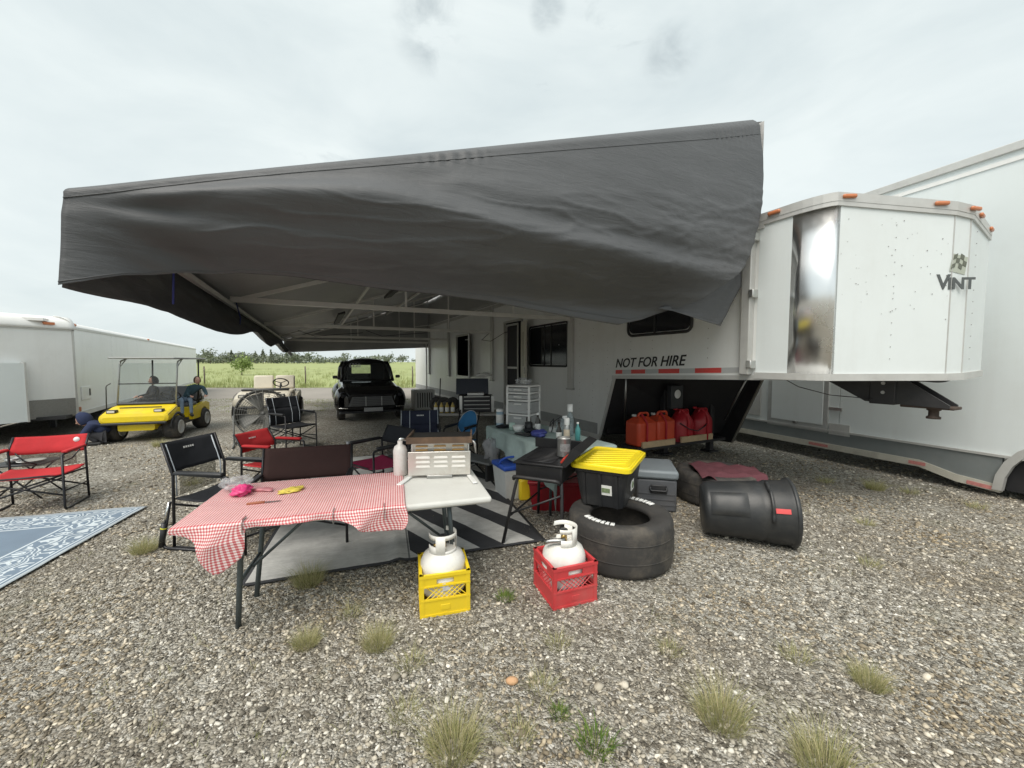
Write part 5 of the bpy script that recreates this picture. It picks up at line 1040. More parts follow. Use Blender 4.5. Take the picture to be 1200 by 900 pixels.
for sx, sy, fx, fy in ((-1, -1, -.30, -.42), (1, -1, .26, -.42), (-1, 1, -.26, .4), (1, 1, .26, .4)):
    MB().tube(fillet([(sx * .2, sy * .28, .62), (sx * .215, sy * .31, .55), (fx, fy, 0)], .05), .016, 8).build('leg', blackm, gr)
MB().tube(fillet([(-.215, -.36, .60), (-.2, -.4, .635), (.2, -.4, .635), (.215, -.36, .60)], .03), .016, 8).build('front_bar', blackm, gr)
for sy in (-1, 1): MB().cyl((-.24, sy * .36, .28), (.22, sy * .36, .5), .009, n=6).build('brace', blackm, gr)
MB().cyl((-.26, -.38, .25), (-.25, .36, .25), .01, n=6).build('side_bar', blackm, gr)
cc = thing('coffee_can', 'silver metal can standing on the black grill', 'can', (.49, 3.66, .763), R(20))
MB().lathe([(0, 0), (.062, 0), (.064, .01), (.064, .165), (.067, .17), (.067, .178), (.06, .178), (.058, .16), (0, .16)], 24).build('body', M('can_silver', (.6, .6, .58), .32, .8, var=.1, dirt=.3), cc); MB().lathe([(.0655, .05), (.066, .055), (.066, .12), (.0655, .125)], 16, a0=R(-150), a1=R(-60)).build('label', M('can_print', (.2, .2, .2), .5, var=.9, scale=50), cc)

# ---------------------------------------------------------------- teal table by the trailer and what stands on it
TT, TTA = ontr(1.42, 1.98, 0), TRR
TTM = Matrix.Translation(TT) @ Matrix.Rotation(TTA, 4, 'Z')
def ont2(x, y, z=.752): p = TTM @ Vector((x, y, z)); return (p.x, p.y, p.z)
t2 = thing('folding_table', 'folding table under the pale teal cloth beside the trailer', 'table', TT, TTA)
MB().box((0, 0, .72), (1.8, .74, .04), bev=.015).build('table_top', tabw, t2)
for sx in (-1, 1):
    for sy in (-1, 1): MB().cyl((sx * .65, sy * .28, .7), (sx * .68, sy * .31, 0), .016, n=8).build('leg', tl, t2)
teal = cloth('teal_cloth', (.38, .47, .45))
def tcl(u, v):
    a = lerp(-.98, .95, u); b_ = lerp(-.38, .76, v); x, y, z = a, b_, .746; oy = max(0, b_ - .375)
    if oy > 0: f_ = lerp(.55, 1., sm(.9, -.7, a)); y = .385 + .03 * math.sin(a * 13) * min(1, oy * 8) + .06 * oy; z -= oy * f_
    ox = max(0, a - .905)
    if ox: x = .91; z -= ox * 3
    ox = max(0, -.9 - a)
    if ox: x = -.91 - .02; z -= ox * (1 + 2 * sm(0, .4, b_))
    return (x, y, z + .003 * fn(a * 4, b_ * 8) + (.008 * math.sin(b_ * 60 + 2 * fn(a * 2, b_)) if oy > 0 else 0))
tag(MB().grid(tcl, 80, 70).build('tablecloth', teal, None, TT, (0, 0, TTA), thick=.003), 'pale teal plastic cloth over the table beside the trailer', 'tablecloth')
# drawer tower
dt = thing('drawer_tower', 'white plastic tower of clear drawers on the teal table', 'drawers', ont2(.60, -.05), TTA + R(35))
fw = M('tower_white', (.72, .72, .70), .45, var=.04); cd_ = M('cloudy_plastic', (.38, .39, .39), .3, var=.2, scale=12)
for z in (0, .165, .36, .46, .555): MB().box((0, 0, z + .012), (.36, .36, .026), bev=.01).build('shelf', fw, dt)
for sx in (-1, 1):
    for sy in (-1, 1): MB().box((sx * .165, sy * .165, .28), (.03, .03, .56), bev=.006).build('post', fw, dt)
for z0, z1 in ((.03, .16), (.195, .35), (.39, .45), (.49, .545)):
    q_ = MB().box((0, .0, (z0 + z1) / 2), (.335, .335, z1 - z0), bev=.012).build('drawer', cd_, dt); MB().box((0, .178, z1 - .025), (.12, .02, .018), bev=.006).build('pull', fw, q_)
bag('clear_wrap', 'crumpled clear wrap on top of the drawer tower', 'plastic wrap', ont2(.60, -.05, 1.335), (.13, .1, .045), filmw, 5.2)
def bottle(label, x, y, prof, mat, capm=None, cap=None, name='bottle', cat='bottle', lab=None, z=.752, pos=None, grp=None):
    loc = pos or ont2(x, y, z)
    o = thing(name, label, cat, loc, 0, grp); MB().lathe(prof, 18).build('body', mat, o)
    if cap: MB().lathe(cap, 14).build('cap', capm, o)
    if lab: r_, z0, z1, lm = lab; MB().lathe([(r_, z0), (r_ + .002, z0 + .003), (r_ + .002, z1 - .003), (r_, z1)], 18).build('label', lm, o)
    return o
pb = M('pale_blue_plastic', (.38, .52, .62), .4, var=.1); gl = M('bottle_dark', (.03, .025, .02), .15, var=.2); gclr = glassmat('clear_plastic', (.85, .92, .94), .3, .08, .6)
lab_w = M('label_white', (.7, .7, .68), .5, var=.2, scale=40); lab_b = M('label_navy', (.05, .06, .25), .4, var=.5, scale=25); capw = M('cap_white', (.8, .8, .78), .4)
bottle('pale blue wipes canister at the corner of the teal table', .80, .22, [(0, 0), (.05, 0), (.052, .01), (.052, .2), (0, .2)], pb, capw, [(.053, .2), (.053, .225), (.04, .24), (0, .24)], 'wipes_canister', 'canister', (.0525, .04, .16, lab_w))
bottle('small white bowl in front on the teal table', .28, .2, [(0, 0), (.05, 0), (.075, .075), (.07, .075), (.045, .008), (0, .008)], capw, name='bowl', cat='bowl')
bottle('pale mint plastic cup beside the white bowl', .42, .22, [(0, 0), (.035, 0), (.042, .09), (.039, .09), (.033, .006), (0, .006)], M('mint_plastic', (.5, .65, .58), .4), name='cup', cat='cup')
bottle('dark sauce bottle with pale cap among the table clutter', .12, .0, [(0, 0), (.035, 0), (.037, .01), (.037, .14), (.015, .19), (.014, .22), (0, .22)], gl, capw, [(.016, .22), (.016, .25), (0, .25)], lab=(.0375, .03, .11, lab_w))
bottle('dark pump bottle among the table clutter', .4, -.02, [(0, 0), (.035, 0), (.037, .01), (.037, .15), (.012, .17), (.012, .2), (0, .2)], gl, blackp, [(.02, .2), (.02, .215), (.006, .22), (.006, .25), (.03, .255), (.03, .265), (0, .268)])
bottle('black squat jar among the table clutter', .25, .06, [(0, 0), (.05, 0), (.055, .02), (.05, .11), (.03, .12), (0, .12)], blackp, name='jar', cat='jar')
bottle('wide clear jar near the spray can', -.22, -.18, [(0, 0), (.1, 0), (.11, .02), (.11, .15), (.05, .19), (.05, .21), (0, .21)], gclr, capw, [(.03, .21), (.03, .24), (0, .24)], name='jar', cat='jar')
bottle('clear blue-tinted water bottle with white cap beside the jar', -.16, -.3, [(0, 0), (.05, 0), (.05, .2), (.02, .26), (.02, .28), (0, .28)], gclr, capw, [(.035, .28), (.035, .37), (0, .37)])
bottle('spray can with white cap beside the silver can', -.50, -.02, [(0, 0), (.034, 0), (.034, .17), (.02, .19), (0, .19)], steel, capw, [(.031, .18), (.031, .25), (.026, .26), (0, .26)], 'spray_can', 'spray can', (.0345, .02, .13, M('label_tan', (.6, .5, .38), .5, var=.3, scale=30)))
bottle('dark bottle with white label next to the spray can', -.40, .02, [(0, 0), (.03, 0), (.032, .1), (.014, .15), (.014, .2), (0, .2)], gl, blackp, [(.018, .2), (.018, .22), (0, .22)], lab=(.0325, .02, .085, lab_w))
bottle('tall teal bottle against the trailer wall side', -.60, -.1, [(0, 0), (.03, 0), (.03, .14), (.012, .18), (.012, .2), (0, .2)], M('teal_bottle', (.08, .3, .3), .3), capw, [(.014, .2), (.014, .22), (0, .22)])
bag('snack_package', 'shiny purple and white snack package on the teal table', 'package', ont2(-.18, .16), (.1, .07, .045), lab_b, 6.3, 16, .3)
bag('black_pouch', 'flat black pouch behind the white bowl', 'pouch', ont2(.62, .26), (.1, .08, .02), blackc, 7.1, 14, .3)
bag('black_glove', 'crumpled black gloves among the table clutter', 'gloves', ont2(.12, .12), (.08, .07, .03), blackc, 8.4, 14, .5)
tag(MB().box((0, 0, .012), (.24, .12, .02), bev=.008).build('tray', blackp, None, ont2(.0, .26), (0, 0, TTA + .3)), 'flat black tray at the front of the teal table', 'tray')
tag(MB().box((0, 0, .03), (.14, .1, .06), bev=.004).build('carton', lab_w, None, ont2(.02, -.2), (0, 0, TTA + .5)), 'small pale carton behind the dark bottles', 'carton')
tag(MB().tube([ont2(-.05, -.1, .77), ont2(-.06, -.12, .86), ont2(-.02, -.15, .93), ont2(.02, -.13, .88), ont2(-.01, -.1, .84), ont2(-.06, -.12, .9), ont2(-.12, -.2, .97)], .007, 6).build('cable', blackm), 'looped black cable standing up between jar and drawers', 'cable')
# things under and around the table
wc = thing('cooler_box', 'white cooler with bright blue lid under the teal table', 'cooler', (-.02, 4.80, 0), R(25))
MB().hexa([(-.13, -.16, 0), (.13, -.16, 0), (.13, .16, 0), (-.13, .16, 0)], [(-.16, -.19, .36), (.16, -.19, .36), (.16, .19, .36), (-.16, .19, .36)]).build('body', M('cooler_white', (.62, .64, .63), .4, var=.05, dirt=.3), wc); MB().box((0, 0, .385), (.35, .41, .06), bev=.02).build('lid', M('lid_blue', (.03, .1, .5), .35), wc)
MB().tube(fillet([(-.17, 0, .37), (-.15, -.1, .5), (.15, -.1, .5), (.17, 0, .37)], .08), .014, 6).build('handle', MATS['lid_blue'], wc)
bag('plastic_bag', 'grey translucent bag hanging at the end of the teal table', 'bag', (-.27, 5.2, .3), (.1, .1, .17), glassmat('grey_film', (.9, .9, .92), .45, .25, .6), 9.1, 16, .5)
yj = thing('yellow_jug', 'yellow plastic jug beside the white cooler', 'jug', (.15, 4.62, 0), R(10)); MB().box((0, 0, .13), (.14, .1, .26), bev=.025).build('body', yel, yj); MB().lathe([(0, 0), (.02, 0), (.02, .05), (0, .05)], 10).build('spout', yel, yj, (.03, 0, .255))
rb = thing('red_tub', 'dark red cooler tub on the ground under the black grill', 'tub', (.52, 4.42, 0), R(-8)); MB().hexa([(-.27, -.17, 0), (.27, -.17, 0), (.27, .17, 0), (-.27, .17, 0)], [(-.31, -.2, .3), (.31, -.2, .3), (.31, .2, .3), (-.31, .2, .3)]).build('body', M('tub_red', (.28, .012, .02), .4, var=.12), rb); MB().box((0, 0, .315), (.65, .43, .04), bev=.015).build('lid', MATS['tub_red'], rb)
stp = thing('step_board', 'low grey step board in front of the teal table end', 'step', (-.5, 5.55, 0), R(-40)); MB().box((0, 0, .27), (.75, .3, .03), bev=.008).build('board', M('board_grey', (.22, .23, .23), .6, dirt=.3), stp)
for sx in (-1, 1): MB().box((sx * .3, 0, .13), (.04, .26, .26), bev=.006).build('leg', blackm, stp)

# ---------------------------------------------------------------- tool table further back
TL = (-.90, 7.15, 0); TLA = R(0)
t3 = thing('work_table', 'grey work table with the toolbox further along the trailer', 'table', TL, TLA)
MB().box((0, 0, .72), (1.42, .62, .04), bev=.012).build('table_top', M('work_top', (.4, .39, .36), .6, dirt=.4), t3)
for sx in (-1, 1):
    for sy in (-1, 1): MB().cyl((sx * .6, sy * .25, .7), (sx * .62, sy * .27, 0), .016, n=8).build('leg', tl, t3)
tb = thing('toolbox', 'black and steel toolbox with open lid on the work table', 'toolbox', (-.67, 7.2, .742), R(6))
MB().box((0, 0, .15), (.62, .3, .30), bev=.008).build('body', blackm, tb)
for k in range(4): d_ = MB().box((0.02, -.155, .045 + k * .072), (.48, .02, .06), bev=.004).build('drawer', blackm, tb); MB().box((.02, -.17, .065 + k * .072), (.46, .016, .014), bev=.003).build('pull', alu, d_)
for sx in (-1, 1): MB().box((sx * .285 + .02, -.157, .15), (.05, .024, .3), bev=.004).build('corner_trim', alu, tb)
MB().box((-.06, .13, .45), (.60, .03, .3), rot=(R(-12), 0, 0), bev=.01).build('open_lid', M('lid_navy', (.02, .025, .04), .35), tb)
MB().box((0, 0, .32), (.3, .2, .06), bev=.008).build('tray', steel, tb)
for i in range(4): bottle('small yellow oil bottle in a row beside the toolbox', 0, 0, [(0, 0), (.035, 0), (.035, .12), (.015, .16), (.015, .19), (0, .19)], M('oil_yellow', (.45, .33, .08), .4), blackp, [(.018, .185), (.018, .21), (0, .21)], pos=(-1.36 + i * .1, 6.98, .742), lab=(.0355, .02, .1, lab_w), name='oil_bottle', grp='oil bottles beside the toolbox')
for i in range(3):
    o = MB().lathe([(.05, -.03), (.12, -.03), (.13, 0), (.12, .03), (.05, .03), (.05, -.03)], 20); o = o.build('small_wheel', rubber, None, (-1.4 + i * .15, 7.22, .872), (R(90), 0, .3)); tag(o, 'small black wheel standing upright on the work table', 'wheel', 'small wheels on the work table')
tag(MB().cyl((-1.32, 7.1, .74), (-1.3, 7.12, 1.35), .01, n=6).build('rod', blackm), 'thin black rod standing upright on the work table', 'rod')
bag('work_rag', 'white crumpled rag on the open toolbox', 'rag', (-.52, 7.25, 1.36), (.16, .1, .05), cloth('rag_white', (.6, .6, .58)), 10.3)
ac = thing('generator', 'white ribbed generator housing by the far end of the trailer', 'generator', (-3.1, 13.6, 0), R(26)); MB().box((0, 0, .35), (.7, .6, .7), bev=.04).build('body', whitep, ac)
for k in range(7): MB().box((-.24 + k * .08, -.305, .35), (.03, .02, .5)).build('vent_slat', blackp, ac)

# ---------------------------------------------------------------- drum fan
fa = thing('drum_fan', 'big round grey drum fan standing on the gravel', 'fan', (-5.0, 7.85, 0), R(30))
fcz, fr_ = .60, .47; fm_ = M('fan_grey', (.13, .135, .13), .5, .3, var=.15, dirt=.3); FT = Matrix.Translation((0, 0, fcz)) @ Matrix.Rotation(R(78), 4, 'X')
MB().lathe([(fr_, -.16), (fr_ + .012, -.16), (fr_ + .012, .16), (fr_, .16), (fr_, -.16)], 40, rot=FT.to_3x3().to_4x4(), o=(0, 0, fcz)).build('drum', fm_, fa)
for sg in (-1, 1):
    b = MB()
    for r_ in [.05 + .0375 * q for q in range(12)]: b.tube([FT @ Vector((r_ * math.cos(R(a)), r_ * math.sin(R(a)), sg * .16)) for a in range(0, 360, 12)], .0028, 4, closed=True)
    for a in range(0, 360, 15): b.tube([FT @ Vector((.05 * math.cos(R(a)), .05 * math.sin(R(a)), sg * .16)), FT @ Vector((fr_ * math.cos(R(a)), fr_ * math.sin(R(a)), sg * .16))], .004, 4)
    b.build('grille', M('grille_wire', (.2, .2, .19), .5, .3), fa)
for k in range(4):
    a = R(20 + 90 * k); MB().grid(lambda u, v: FT @ Vector((lerp(.05, .43, u) * math.cos(a + (v - .5) * .75), lerp(.05, .43, u) * math.sin(a + (v - .5) * .75), (v - .5) * .12)), 6, 5).build('blade', M('fan_blade', (.28, .28, .26), .5), fa, thick=.004)
MB().lathe([(0, -.1), (.06, -.1), (.07, .05), (0, .06)], 14, rot=FT.to_3x3().to_4x4(), o=(0, 0, fcz)).build('motor', fm_, fa)
for sx in (-1, 1): MB().tube(fillet([(sx * .5, 0, .6), (sx * .5, 0, .03), (sx * .5, -.3, .02)], .05), .016, 6).build('stand', fm_, fa); MB().tube([(sx * .5, .3, .02), (sx * .5, 0, .05)], .016, 6).build('stand', fm_, fa)
MB().cyl((-.5, .3, .02), (.5, .3, .02), .016, n=6).build('stand_bar', fm_, fa)

# ---------------------------------------------------------------- golf carts (local -y is forwards)
def wheel(parent, loc, r, wd, rim=True):
    w_ = MB().lathe([(r * .58, -wd * .46), (r * .85, -wd / 2), (r, -wd * .3), (r, wd * .3), (r * .85, wd / 2), (r * .58, wd * .46), (r * .57, wd * .3), (r * .57, -wd * .3), (r * .58, -wd * .46)], 24).build('wheel', rubber, parent, loc, (0, R(90), 0))
    MB().lathe([(0, -wd * .42), (r * .16, -wd * .44), (r * .25, -wd * .34), (r * .48, -wd * .34), (r * .52, -wd * .5), (r * .6, -wd * .5), (r * .58, 0), (r * .6, wd * .5), (r * .52, wd * .5), (r * .48, wd * .34), (r * .25, wd * .34), (r * .16, wd * .44), (0, wd * .42)], 16).build('rim', M('rim_silver', (.6, .6, .58), .4, .2), w_)
    return w_
def loftx(secs, name, mat, parent, smooth=True):
    b = MB(); n = len(secs[0]); b.add([p for s__ in secs for p in s__], [(i * n + j, i * n + (j + 1) % n, (i + 1) * n + (j + 1) % n, (i + 1) * n + j) for i in range(len(secs) - 1) for j in range(n)] + [tuple(range(n)), tuple(range(len(secs) * n - 1, (len(secs) - 1) * n - 1, -1))], 0, False); return b.build(name, mat, parent, fix=True)
def cart(label, loc, rz, body, seatm, roofed, grp=None):
    c = thing('golf_cart', label, 'golf cart', loc, rz)
    # front cowl: sections along y
    def sec(y, w_, z0, z1, r=.08): return [(x, y, z) for x, z in rounded(-w_, w_, z0, z1, min(r, (z1 - z0) * .45), 3)]
    loftx([sec(-1.16, .5, .44, .54, .04), sec(-1.14, .56, .41, .6), sec(-.95, .57, .42, .66), sec(-.72, .57, .45, .72), sec(-.6, .52, .5, .75)], 'cowl', body, c)
    loftx([sec(-1.08, .3, .24, .43, .04), sec(-.5, .33, .24, .46, .04)], 'bumper_panel', body, c)
    MB().box((0, -1.15, .40), (1.06, .06, .05), bev=.015).build('front_bumper', blackp, c); MB().box((0, -.87, .70), (.7, .006, .02)).build('cowl_seam', blackm, c)
    for sx in (-1, 1): MB().tube([(sx * .56, -.7, .70), (sx * .575, -.95, .64), (sx * .55, -1.13, .56)], .006, 5).build('cowl_trim', blackm, c)
    MB().box((0, .05, .27), (1.0, 2.0, .06), bev=.01).build('floor', blackm, c)
    for sx in (-1, 1):
        MB().prism([(.02, .30), (.02, .52), (.25, .60), (.85, .66), (1.06, .60), (1.06, .42), (.98, .40)] + [(.72 + .27 * math.cos(R(a)), .26 + .27 * math.sin(R(a))) for a in range(30, 151, 20)] + [(.45, .30)], sx * .5, sx * .57, 'yz').build('rear_panel', body, c)
        MB().prism([(-.35 + .0, .26), (.02, .26), (.02, .30), (-.35, .32)], sx * .47, sx * .56, 'yz').build('rocker', blackm, c)
        hl = MB().box((sx * .38, -1.06, .645), (.16, .1, .07), bev=.012).build('headlight', blackm, c); MB().box((sx * .38, -1.115, .645), (.12, .01, .04), bev=.004).build('lens', M('lamp_lens', (.7, .68, .6), .15), hl)
        MB().tube([(sx * .56, -.5 + .3 * math.cos(R(a)) - .25, .26 + .29 * math.sin(R(a))) for a in range(0, 181, 20)], .03, 6).build('fender_trim', blackm, c)
        wheel(c, (sx * .5, -.75, .245), .25, .26); wheel(c, (sx * .5, .72, .245), .25, .26)
    MB().box((0, .35, .47), (1.0, .6, .26), bev=.03).build('seat_box', body, c)
    MB().box((0, .3, .64), (.98, .5, .12), bev=.05, seg=3).build('seat_cushion', seatm, c)
    for sx in (-1, 1): MB().box((sx * .25, .58, .88), (.46, .1, .36), rot=(R(-12), 0, 0), bev=.045, seg=3).build('seat_back', seatm, c)
    MB().tube([(.26, -.55, .6), (.26, -.22, .88)], .02, 8).build('steering_column', blackm, c)
    sw = Matrix.Translation((.26, -.2, .9)) @ Matrix.Rotation(R(-38), 4, 'X'); MB().tube([sw @ Vector((.17 * math.cos(R(a)), .17 * math.sin(R(a)), 0)) for a in range(0, 360, 20)], .014, 6, closed=True).build('steering_wheel', blackm, c)
    b = MB()
    for a in (90, 210, 330): b.tube([sw @ Vector((0, 0, -.01)), sw @ Vector((.17 * math.cos(R(a)), .17 * math.sin(R(a)), 0))], .01, 5)
    b.build('wheel_spokes', blackm, c)
    MB().box((0, -.58, .76), (.98, .22, .05), bev=.02).build('dashboard', blackp, c)
    MB().box((0, .88, .64), (.9, .36, .05), bev=.01).build('bag_well', blackp, c)
    if roofed:
        fr = M('cart_frame', (.42, .43, .42), .35, .7)
        for sx in (-1, 1):
            MB().tube(fillet([(sx * .5, -.62, .72), (sx * .5, -.45, 1.66), (sx * .5, -.2, 1.71)], .08), .016, 8).build('roof_post', fr, c); MB().tube([(sx * .46, .72, .62), (sx * .46, .80, 1.69)], .018, 8).build('roof_post', blackm, c)
            MB().cyl((sx * .5, -.45, 1.55), (sx * .5, -.25, 1.68), .01, n=6).build('roof_brace', fr, c)
        MB().box((0, .12, 1.73), (1.12, 1.75, .035), bev=.015).build('roof', M('roof_grey', (.3, .31, .3), .5, var=.08), c)
        ws = MB().hexa([(-.49, -.625, .74), (.49, -.625, .74), (.49, -.619, .74), (-.49, -.619, .74)], [(-.49, -.465, 1.62), (.49, -.465, 1.62), (.49, -.459, 1.62), (-.49, -.459, 1.62)]).build('windscreen', glassmat('acrylic', (.95, .97, .97), .08, .05), c)
        MB().box((0, -.545, 1.18), (.99, .02, .02)).build('screen_bar', blackm, ws)
        MB().tube(fillet([(-.62, -.75, .55), (-.62, -.72, 1.15), (-.56, -.68, 1.2)], .03), .01, 6).build('side_bar', blackm, c)
        MB().box((0, 1.0, .86), (.8, .25, .35), bev=.04).build('rear_box', blackp, c); MB().box((.3, 1.15, .72), (.2, .25, .12), bev=.03).build('rear_bag', blackp, c)
        MB().tube([(.5, .5, .70), (.56, .6, .86), (.5, .78, .7)], .014, 6).build('arm_rail', blackm, c)
    return c
cy_ = M('cart_yellow', (.80, .60, .015), .32, var=.06, dirt=.35, dcol=(.42, .33, .10), dscale=5); cb_ = M('cart_beige', (.66, .61, .50), .45, var=.06, dirt=.4, dcol=(.35, .3, .22)); gs = M('seat_grey', (.13, .135, .15), .6, var=.1); bs = M('seat_beige', (.66, .61, .5), .6, var=.08)
CY, CYA = (-8.05, 8.98, 0), R(20)
cart('bright yellow golf cart with roof and windscreen parked by the white trailer', CY, CYA, cy_, gs, True)
cart('faded beige golf cart without a roof behind the round fan', (-7.02, 11.4, 0), R(22), cb_, bs, False).scale = (1.14, 1.14, 1.17)

# ---------------------------------------------------------------- people
skinm = M('skin', (.55, .33, .25), .55, var=.06); 
def body(name, parent, mat, verts, edges, radii, sub=2):
    me = bpy.data.meshes.new(name); me.from_pydata(verts, edges, []); me.materials.append(mat); o = link(name, me, parent)
    md = o.modifiers.new('skin', 'SKIN'); md.use_smooth_shade = True
    for i, r_ in enumerate(radii):
        sv_ = me.skin_vertices[0].data[i]; sv_.radius = (r_, r_) if isinstance(r_, (int, float)) else r_; sv_.use_root = i == 0
    s2 = o.modifiers.new('sub', 'SUBSURF'); s2.levels = sub; s2.render_levels = sub; return o
def hand(parent, p, d, mat=skinm):
    d = Vector(d).normalized(); p = Vector(p); sd2 = d.cross(Vector((0, 0, 1))); sd2 = sd2.normalized() if sd2.length > .1 else Vector((1, 0, 0)); dn = d.cross(sd2)
    b = MB(); b.tube([p, p + d * .04, p + d * .085], [.024, .036, .034], 8, flat=.5)
    for k, l in enumerate((.062, .074, .07, .055)): o = p + d * .08 + sd2 * (-.027 + .018 * k); b.tube([o, o + d * l * .5 + dn * .01, o + d * l * .8 + dn * .03], [.0095, .009, .007], 6)
    b.tube([p + d * .03 - sd2 * .03, p + d * .06 - sd2 * .055, p + d * .085 - sd2 * .05 + dn * .015], [.012, .0105, .008], 6); return b.build('hand', mat, parent)
def head(parent, c, fwd, hair, hood=None, r=.1):
    fwd = Vector(fwd).normalized(); q_ = (-fwd).to_track_quat('Y', 'Z').to_matrix().to_4x4(); mt = Matrix.Translation(c) @ q_
    b = MB(); b.ball(c, (r * .78, r * .95, r * 1.2), 18, rot=q_); b.tube([mt @ Vector((0, -r * .9, r * .1)), mt @ Vector((0, -r * 1.13, -r * .18)), mt @ Vector((0, -r * .85, -r * .28))], [.006, .014, .008], 6)
    for sx in (-1, 1): b.ball(mt @ Vector((sx * r * .8, 0, 0)), (.012, .02, .03), 8, rot=q_)
    o = b.build('head', skinm, parent)
    e = MB()
    for sx in (-1, 1): e.ball(mt @ Vector((sx * r * .3, -r * .84, r * .08)), (.013, .008, .008), 6, rot=q_)
    e.build('eyes', blackp, o); MB().tube([mt @ Vector((-.025, -r * .82, -r * .5)), mt @ Vector((0, -r * .87, -r * .52)), mt @ Vector((.025, -r * .82, -r * .5))], .006, 5).build('mouth', M('lips', (.4, .15, .13), .5), o)
    def cap(u, v):
        a = lerp(-.15, 1.15, u) * math.pi; ph_ = lerp(0, 2.2, v); k = 1.12 if hood is None else 1.32
        return mt @ Vector((math.cos(a) * math.sin(ph_) * r * .8 * k, (math.sin(a) * math.sin(ph_) * r * .98 + r * .12) * k, math.cos(ph_) * r * 1.18 * k + (.0)))
    MB().grid(cap, 20, 12).build('hood' if hood else 'hair', hood or hair, o, thick=.015); return o
hairb = M('hair_brown', (.06, .035, .02), .6, var=.3, scale=60, bump=.3); dark = cloth('hoodie_charcoal', (.045, .045, .05)); jean = cloth('jeans_blue', (.22, .29, .38)); nav = cloth('jacket_navy', (.03, .04, .085)); plaid = cloth('shirt_plaid', (.05, .09, .11))
shoe = M('shoe_dark', (.03, .03, .03), .6)
def seated(label, x, y, rz, top, leg, lean, hood, scale=1.):
    p0 = Matrix.Translation(CY) @ Matrix.Rotation(CYA, 4, 'Z') @ Vector((x, y, .70)); p = thing('person', label, 'person', (p0.x, p0.y, p0.z), CYA + rz); p.scale = (scale,) * 3
    lx = lean[0]; ly = lean[1]
    vs_ = [(0, 0, .1), (lx * .4, ly * .4, .26), (lx * .85, ly * .85, .44), (lx, ly, .54), (lx - .17, ly, .46), (lx + .17, ly, .46), (lx - .24, ly - .1, .24), (lx + .24, ly - .1, .24), (lx - .19, ly - .32, .2), (lx + .19, ly - .32, .2)]
    body('torso', p, top, vs_, [(0, 1), (1, 2), (2, 3), (2, 4), (2, 5), (4, 6), (5, 7), (6, 8), (7, 9)], [(.15, .11), (.16, .115), (.17, .11), .06, .07, .07, .05, .05, .036, .036])
    body('legs', p, leg, [(0, 0, .08), (-.1, -.05, .07), (.1, -.05, .07), (-.11, -.44, .08), (.11, -.44, .08), (-.11, -.52, -.36), (.11, -.52, -.36)], [(0, 1), (0, 2), (1, 3), (2, 4), (3, 5), (4, 6)], [(.14, .1), .085, .085, .062, .062, .045, .045])
    for sx in (-1, 1): MB().box((sx * .11, -.57, -.39), (.09, .25, .08), bev=.03).build('shoe', shoe, p); hand(p, (lx + sx * .19, ly - .32, .2), (-.2 * sx, -1, -.1))
    head(p, (lx * 1.1, ly - .02, .68), (lx * .4, -1, -.15), hairb, hood); return p
seated('person in a dark hooded top sitting in the yellow golf cart behind the windscreen', -.27, .34, R(-50), dark, dark, (0, .0), dark, .74)
seated('person in a plaid shirt and jeans leaning out of the yellow golf cart', .33, .28, R(25), plaid, jean, (.3, -.12), None, .74)
cp = thing('person', 'person in a navy hooded jacket crouching on the gravel by the white trailer', 'person', (-8.3, 7.78, 0), R(-62))
body('jacket', cp, nav, [(0, .13, .2), (0, .1, .33), (0, -.02, .43), (0, -.1, .46), (-.14, -.03, .39), (.14, -.03, .39), (-.2, -.14, .22), (.2, -.14, .22), (-.13, -.27, .13), (.13, -.27, .13)], [(0, 1), (1, 2), (2, 3), (2, 4), (2, 5), (4, 6), (5, 7), (6, 8), (7, 9)], [(.15, .13), (.17, .13), (.15, .11), .06, .08, .08, .055, .055, .035, .035])
body('trousers', cp, dark, [(0, .12, .17), (-.1, .08, .17), (.1, .08, .17), (-.13, -.14, .24), (.13, -.14, .24), (-.12, .05, .06), (.12, .05, .06)], [(0, 1), (0, 2), (1, 3), (2, 4), (3, 5), (4, 6)], [.12, .085, .085, .06, .06, .045, .045])
for sx in (-1, 1): MB().box((sx * .12, -.0, .035), (.09, .22, .07), bev=.03).build('shoe', shoe, cp); hand(cp, (sx * .13, -.27, .13), (0, -.4, -.7))
head(cp, (0, -.19, .50), (0, -1, -.45), hairb, nav)

